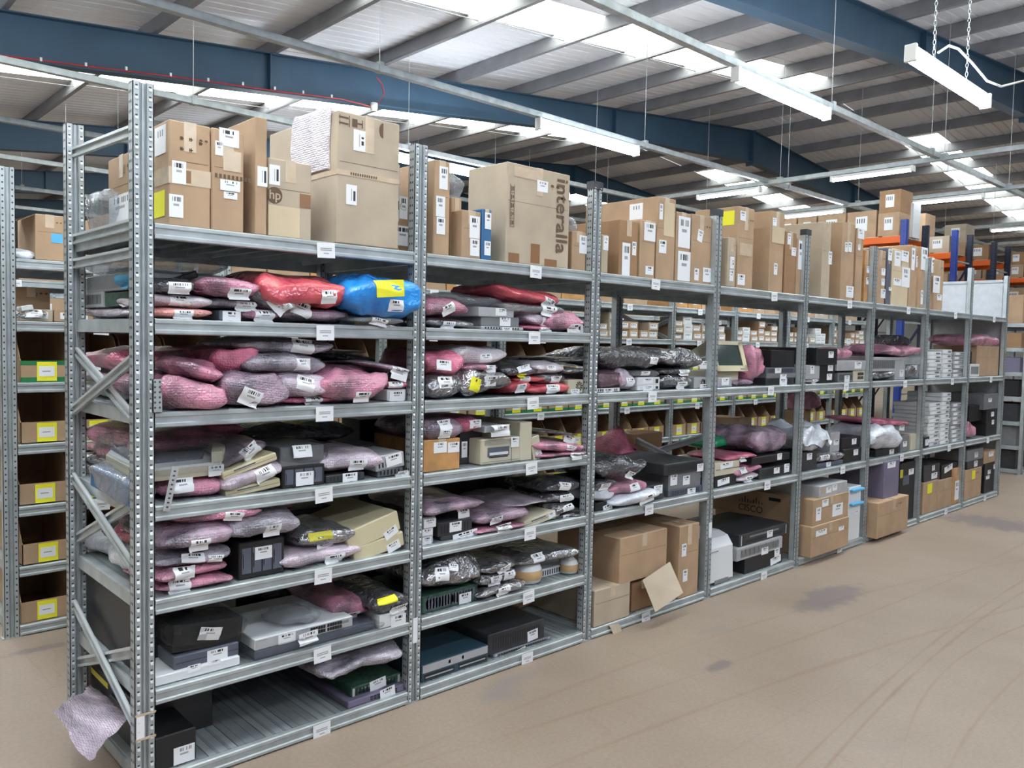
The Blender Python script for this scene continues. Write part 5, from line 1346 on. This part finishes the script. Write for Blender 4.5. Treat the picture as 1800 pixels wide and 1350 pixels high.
for k in range(9): m.box(-.004, .004, -.0028, -.002, .012+k*.016, .018+k*.016, 'hole')
m.build('plate', root); tag(root, 'slanted perforated strip beside the blue bagged unit', 'bracket')
# bubble wrap sheet spilling out of the bottom shelf end
def spill():
    A, B, C_, D_ = atx(165, 1204, .06), atx(228, 1262, .03), atx(158, 1338, -.16), atx(94, 1250, -.24)
    C_.z = max(C_.z, .015); n = 18; V = []; F = []
    org = Vector((-.08, (A.y+C_.y)/2, 0))
    for s in (0, 1):
        for j in range(n+1):
            for i in range(n+1):
                u, v = i/n, j/n
                p = A*(1-u)*(1-v)+B*u*(1-v)+C_*u*v+D_*(1-u)*v
                q = noise.noise(p*9)*.045+noise.noise(p*24)*.015
                bul = .05*math.sin(math.pi*u)**.5*math.sin(math.pi*v)**.5 if 0 < u < 1 and 0 < v < 1 else 0
                nrm = Vector((-.75, -.45, .5))
                p = p+nrm*(q+(bul if s == 0 else -bul*.2)+.01); p.z = max(p.z, .006+.004*(1-s))
                V.append(p-org)
        k = s*(n+1)**2
        for j in range(n):
            for i in range(n):
                a = k+j*(n+1)+i; F.append((a, a+1, a+n+2, a+n+1))
    me = bpy.data.meshes.new('sheet'); me.from_pydata(V, [], F); me.materials.append(MATS['bub_lilac'])
    for p in me.polygons: p.use_smooth = True
    o = bpy.data.objects.new('bubble_wrap_sheet', me); COL.objects.link(o); o.location = org
    tag(o, 'pink bubble wrap sheet spilling from the bottom shelf onto the floor', 'bubble wrap')
spill()
# ------------------------------------------------------------------ second row of shelving with picking bins
Y2 = 2.017
_p = dict(protos)
def run(n, Y, x0, levels, label, rear_near=False):
    rk = empty('shelving_rack', (x0, Y, 0))
    for i in range(n+1):
        upright(i*W, 0, 0, rk, False, 2.5); upright(i*W, D-.045, 0, rk, False, 2.5)
    for b in range(n):
        for l in levels: shelf(rk, b, l, W, D, .45)
    tag(rk, label, 'shelving'); return rk
rack2 = run(9, Y2, 0, (1, 2, 3, 4, 5, 6, 7), 'second steel shelving run behind the first, full of cardboard bins')
for x in (5*W, 9*W-.02): brace(rack2, x, (.80, 2.0), (.05, 1.7)); brace(rack2, x, (.80, 1.62), (.05, 1.9))
rack3 = run(9, 4.034, 0, (1, 3, 5, 6, 7), 'third steel shelving run, glimpsed over the second run')
rack4 = run(9, 6.05, 0, (5, 7), 'fourth steel shelving run, glimpsed at far left')
def bin_proto(green):
    o = empty('picking_bin', (0, 0, 0)); w_, d_, hb, hf, t = .245, .55, .27, .115, .004
    m = MB(); c = 'card'
    m.box(-w_/2, w_/2, -d_/2, -d_/2+t, 0, hf, c)
    m.box(-w_/2, w_/2, d_/2-t, d_/2, 0, hb, c); m.box(-w_/2, w_/2, -d_/2, d_/2, 0, t, 'card_in')
    for sx in (-w_/2, w_/2-t): m.prism([(-d_/2, 0), (d_/2, 0), (d_/2, hb), (-d_/2+.17, hb), (-d_/2+.10, hb*.92), (-d_/2+.02, hf+.01), (-d_/2, hf)], 'x', sx, sx+t, c)
    m.build('bin_body', o)
    if green:
        m = MB(); m.box(-w_/2-.001, w_/2+.001, -d_/2-.0015, -d_/2, hf-.024, hf, 'green'); m.box(-w_/2-.001, w_/2+.001, -d_/2-.0015, -d_/2, 0.0, .026, 'green'); m.build('green_tape', o)
    m = MB(); m.box(-.045, .052, -d_/2-.003, -d_/2-.0016, .006, hf-.006, 'yellow'); m.box(-.036, .04, -d_/2-.004, -d_/2-.003, .03, hf-.03, 'paper'); m.box(-.02, .02, -d_/2-.0045, -d_/2-.004, .055, .061, 'ink_grey'); m.build('yellow_label', o)
    return o
BP = [bin_proto(False), bin_proto(True)]; used = [False, False]
SHN = {1: 'bottom shelf', 2: 'second shelf up', 3: 'third shelf up', 4: 'fourth shelf up', 5: 'fifth shelf up', 6: 'sixth shelf up', 7: 'top shelf'}
for b in range(0, 9):
    for l in (1, 2, 3, 4, 5):
        for k in range(4):
            g = 1 if (l == 5 or (l == 4 and b > 2)) else 0
            if l == 5 and (b*4+k) % 3 == 1 and b > 1: g = 0
            o = BP[g] if not used[g] else copy_tree(BP[g]); used[g] = True
            o.location = (b*W+.17+k*.262, Y2+.012+.275+random.uniform(0, .012), ztop(l)); o.rotation_euler = (0, 0, R(random.uniform(-1.5, 1.5)))
            tag(o, '%s bin, %s from left, %s, %s bay of second run' % ('green-taped cardboard' if g else 'plain cardboard', ORD[k], SHN[l], ORD[b]), 'bin', 'cardboard picking bins on the second run')
# small cartons on its sixth shelf, larger ones on top
def small_carton(w_, d_, h_, c, lw=.6):
    o = empty('cardboard_carton', (0, 0, 0)); m = MB(); m.box(-w_/2, w_/2, -d_/2, d_/2, 0, h_, c, .003); m.build('box_body', o)
    m = MB(); m.box(-w_*lw/2, w_*lw/2, -d_/2-.0015, -d_/2, h_*.25, h_*.8, 'paper')
    for k in range(4): m.box(-w_*lw*.4+k*w_*lw*.2, -w_*lw*.4+k*w_*lw*.2+w_*lw*.08, -d_/2-.002, -d_/2-.0015, h_*.55, h_*.72, 'ink')
    m.build('paper_label', o)
    m = MB(); m.box(-w_*.06, w_*.06, -d_/2-.001, d_/2, h_, h_+.001, 'tape'); m.build('packing_tape', o); return o
SP = {}
def put_small(w_, d_, h_, c, loc, label, group, rz=0, lw=.6):
    k = (w_, d_, h_, c, lw)
    if k in SP: o = copy_tree(SP[k])
    else: o = SP[k] = small_carton(w_, d_, h_, c, lw)
    o.location = loc; o.rotation_euler = (0, 0, R(rz)); tag(o, label, 'box', group); return o
rnd = random.Random(3)
for b in range(0, 9):
    x = b*W+.06; n_ = 0
    while x < (b+1)*W-.14:
        w_ = rnd.choice((.12, .14, .16) if b > 3 else (.16, .2)); st = rnd.choice((1, 2, 2, 3)) if b > 3 else rnd.choice((0, 0, 1))
        if x+w_ > (b+1)*W-.045: break
        hh = rnd.choice((.065, .08)); c = rnd.choice(('card', 'card_pale', 'white', 'card')) if b > 4 else rnd.choice(('card', 'card_pale'))
        for k in range(st):
            put_small(w_, .3, hh, c, (x+w_/2, Y2+.03+.15+rnd.uniform(0, .02), ztop(6)+k*hh), 'small %s carton, %s layer of %s column, sixth shelf, %s bay, second run' % ({'card': 'brown', 'card_pale': 'pale', 'white': 'white'}[c], ORD[k], ORD[n_], ORD[b]), 'small cartons on the second run', 0, .7)
        x += w_+.006; n_ += 1
for b in range(0, 9):
    x = b*W+.05 if b else .52; n_ = 0
    while True:
        w_ = rnd.choice((.24, .3, .36)); 
        if x+w_ > (b+1)*W-.04: break
        c = rnd.choice(('card', 'card_pale', 'card', 'card_orange')); hh = rnd.choice((.16, .22, .3)) if b < 8 else .18
        put_small(w_, .5, hh, c, (x+w_/2, Y2+.04+.25, ztop(7)), 'brown carton, %s from left, top shelf, %s bay of second run' % (ORD[n_], ORD[b]), 'large cartons on the second run', 0, .25)
        x += w_+.01; n_ += 1
for Y, nb, rn in ((4.034, 9, 'third'), (6.05, 6, 'fourth')):
    for b in range(0, nb):
        for l in ((5, 6, 7) if rn == 'third' else (7,)):
            x = b*W+.06; n_ = 0
            while True:
                w_ = rnd.choice((.26, .34, .4))
                if x+w_ > (b+1)*W-.05: break
                c = rnd.choice(('card', 'card_pale', 'card'))
                put_small(w_, .45, rnd.choice((.14, .2, .24)), c, (x+w_/2, Y+.04+.225, ztop(l)), 'carton, %s from left, %s, %s bay of %s run' % (ORD[n_], SHN[l], ORD[b], rn), 'cartons on the %s run' % rn, 0, .3)
                x += w_+.02; n_ += 1
# left end of the second run
rec = item('carton', 'card', 62, 378, 112, None, 0, 7, yf=Y2+.02, dep=.4, labs=[(90,411,110,427,0,'cyan')], row=2, desc='open brown carton with raised flap at far left')
o = rec['o']; w_, h_, d_ = rec['w'], rec['h'], rec['dep']
m = MB(); m.quad([(-w_/2, -d_/2, h_), (-w_/2, d_*.3, h_), (-w_/2-.13, d_*.3, h_-.06), (-w_/2-.13, -d_/2, h_-.06)], 'card_cream'); m.quad([(-w_/2, -d_/2, h_), (-w_/2-.13, -d_/2, h_-.06), (-w_/2-.13, d_*.3, h_-.062), (-w_/2, d_*.3, h_-.002)], 'card_pale'); m.build('flap', o)
IT0 = [('bag','bag_white',22,437,58,None,0,7,dict(yf=Y2+.02,dep=.3,amp=.25,desc='white crumpled cloth-like bag at far left')),
 ('esd','esd',34,545,80,None,0,6,dict(yf=Y2+.03,dep=.3,labs=[(47,544,74,558)],desc='silver drive unit in foil at far left')),
 ('unit','white',38,537,60,545,0,6,dict(yf=Y2+.03,dep=.1,ry=-14,desc='short white bar lying on the silver unit')),
 ('carton','card',20,505,88,None,0,6,dict(yf=Y2+.38,dep=.35,desc='brown carton at the back of the sixth shelf'))]
for r in IT0: item(*r[:6], r[6], r[7], row=2, **r[8])
# things on the shelf above and the cloth of small finds in the third bay of the second run
# ------------------------------------------------------------------ short run beyond the cross aisle, right edge
rack5 = run(2, .30, 11.42, (1, 2, 3, 4, 5, 6, 7), 'short shelving run beyond the cross aisle at the right edge')
for k, (l, col, h_) in enumerate(((7, 'card', .38), (5, 'lilacbox', .2), (4, 'black', .22), (3, 'dark', .24), (2, 'grey', .26), (1, 'dark', .25), (6, 'card_dark', .2))):
    o = empty('cardboard_carton' if 'card' in col else 'equipment_unit', (11.42+.30, .30+.40, ztop(l))); m = MB()
    m.box(-.24, .24, -.3, .3, 0, h_, col, .004); m.build('box_body' if 'card' in col else 'casing', o)
    m = MB(); m.box(-.2415, -.24, -.12, .02, h_*.4, h_*.75, 'paper'); m.build('paper_label', o)
    tag(o, '%s filling the %s of the far right run' % ({'card': 'tall brown carton', 'lilacbox': 'dull lilac case', 'black': 'black case', 'dark': 'dark grey case', 'grey': 'grey case', 'card_dark': 'dark carton'}[col], SHN[l]), 'box')
# ------------------------------------------------------------------ blue and orange pallet racks
def pallet_rack(X0, X1, Ye, zs, label, n=2, Hh=3.78, up='rackblue'):
    rk = empty('pallet_rack', (X0, Ye, 0)); d_ = X1-X0; bl = 2.7
    for i in range(n+1):
        for k, x in enumerate((0, d_)):
            m = MB(); c = up if not (k or i) else 'rackdark'
            m.box(x-.04, x+.04, i*bl-.05, i*bl-.045, 0, Hh, c); m.box(x-.04, x-.035, i*bl-.05, i*bl+.05, 0, Hh, c); m.box(x-.04, x+.04, i*bl+.045, i*bl+.05, 0, Hh, c)
            m.box(x+.035, x+.04, i*bl-.05, i*bl+.05, 0, Hh, c)
            z = .05
            while z < Hh: m.box(x-.0408, x-.04, i*bl-.01, i*bl+.01, z, z+.03, 'hole'); z += .075
            m.build('upright', rk)
        m = MB(); z = .3; s = 0
        while z+.6 < Hh:
            m.bar((0, i*bl, z), (d_, i*bl, z+.6) , .03, .03, 'rackdark'); m.bar((0, i*bl, z+.6), (d_, i*bl, z+.6), .03, .03, 'steel'); z += .6
        m.build('frame_brace', rk)
    for b in range(n):
        for z in zs:
            for x in (-.01, d_+.01):
                m = MB(); m.box(x-.022, x+.022, b*bl+.05, (b+1)*bl-.05, z-.11, z, 'orange', .004); m.box(x-.03, x+.03, b*bl+.05, b*bl+.056, z-.16, z+.03, 'orange'); m.box(x-.03, x+.03, (b+1)*bl-.056, (b+1)*bl-.05, z-.16, z+.03, 'orange'); m.build('beam', rk)
            m = MB()
            for k in range(8): m.box(-.0, d_, b*bl+.1+k*.33, b*bl+.1+k*.33+.26, z, z+.018, 'card_pale')
            m.build('deck_boards', rk)
    tag(rk, label, 'pallet rack'); return rk
ZS = (1.3, 2.6, 3.52)
pallet_rack(12.9, 13.8, 2.55, ZS, 'nearest blue and orange pallet rack above the far cartons', 3)
pallet_rack(15.2, 16.0, 2.55, (1.3, 2.75, 3.45), 'second blue and orange pallet rack, right of the nearest', 3, 3.85)
pallet_rack(17.4, 18.3, 2.55, (1.3, 2.6, 3.5), 'third pallet rack with dark uprights at the right', 3, 3.85, 'rackdark')
pallet_rack(21.0, 21.9, 1.0, (1.3, 2.7, 3.4), 'furthest pallet rack at the right edge with orange beam', 3, 3.9, 'rackdark')
for ri, (X0, zs, Ye) in enumerate(((12.9, (2.6, 3.52), 2.55), (15.2, (2.75, 3.45), 2.55), (17.4, (2.6, 3.5), 2.55), (21.0, (2.7, 3.4), 1.0))):
    for li, z in enumerate(zs):
        y = Ye+.1; n_ = 0
        while y < Ye+(5.5 if li else 2.4):
            w_ = rnd.choice((.35, .42, .5)); hh = rnd.choice((.3, .38, .45)); st = rnd.choice((1, 2)) if li else 1
            if hh*st+z > 4.35: st = 1
            for k in range(st):
                put_small(w_, .5, hh, rnd.choice(('card', 'card_pale', 'card_dark', 'card')), (X0+.27+k*.02, y+w_/2, z+.02+k*hh), '%s carton, %s from the end, %s level, %s pallet rack' % ('lower' if k == 0 else 'upper', ORD[min(n_, 16)], 'top' if li else 'middle', ('nearest', 'second', 'third', 'furthest')[ri]), 'cartons on the pallet racks', -90, .4)
            y += w_+.03; n_ += 1
for k in range(5):
    put_small(.5, .3, .115, 'white', (12.9+.62, 2.85, 3.545+k*.115), 'white carton, %s up in the tall stack, end of nearest pallet rack' % ORD[k], 'white cartons stacked at the rack end', -90, .5)
# ------------------------------------------------------------------ descriptions
LV7 = {7: 'top shelf', 6: 'second shelf', 5: 'third shelf', 4: 'fourth shelf', 3: 'fifth shelf', 2: 'sixth shelf', 1: 'bottom shelf'}
LV4 = {7: 'top shelf', 5: 'second shelf', 3: 'third shelf', 1: 'bottom shelf'}
groups = {}
for r in REG: groups.setdefault((r['row'] if not isinstance(r['row'], tuple) else 's', r['b'], r['l']), []).append(r)
for (row, b, l), rs in groups.items():
    rs.sort(key=lambda r: (r['x0']+r['x1'])/2)
    bay = ('nearest', 'second', 'third', 'fourth', 'fifth', 'sixth', 'seventh', 'eighth')[b]+' bay'
    sh = LV7[l] if b < 2 else LV4[l]
    for i, r in enumerate(rs):
        if row == 's': t = '%s, %s' % (r['desc'], 'seen through end frame, '+sh)
        elif row == 'r': t = '%s, %s, %s' % (r['desc'], sh, bay)
        elif row == 2: t = r['desc']
        else: t = '%s, %s from left, %s, %s' % (r['desc'], ORD[i], sh, bay)
        ws = t.split()
        if len(ws) > 16: t = ' '.join(ws[:16])
        tag(r['o'], t, r['cat'], 'stock on the front shelving run')
for k in list(bpy.data.meshes):
    if k.users == 0: bpy.data.meshes.remove(k)
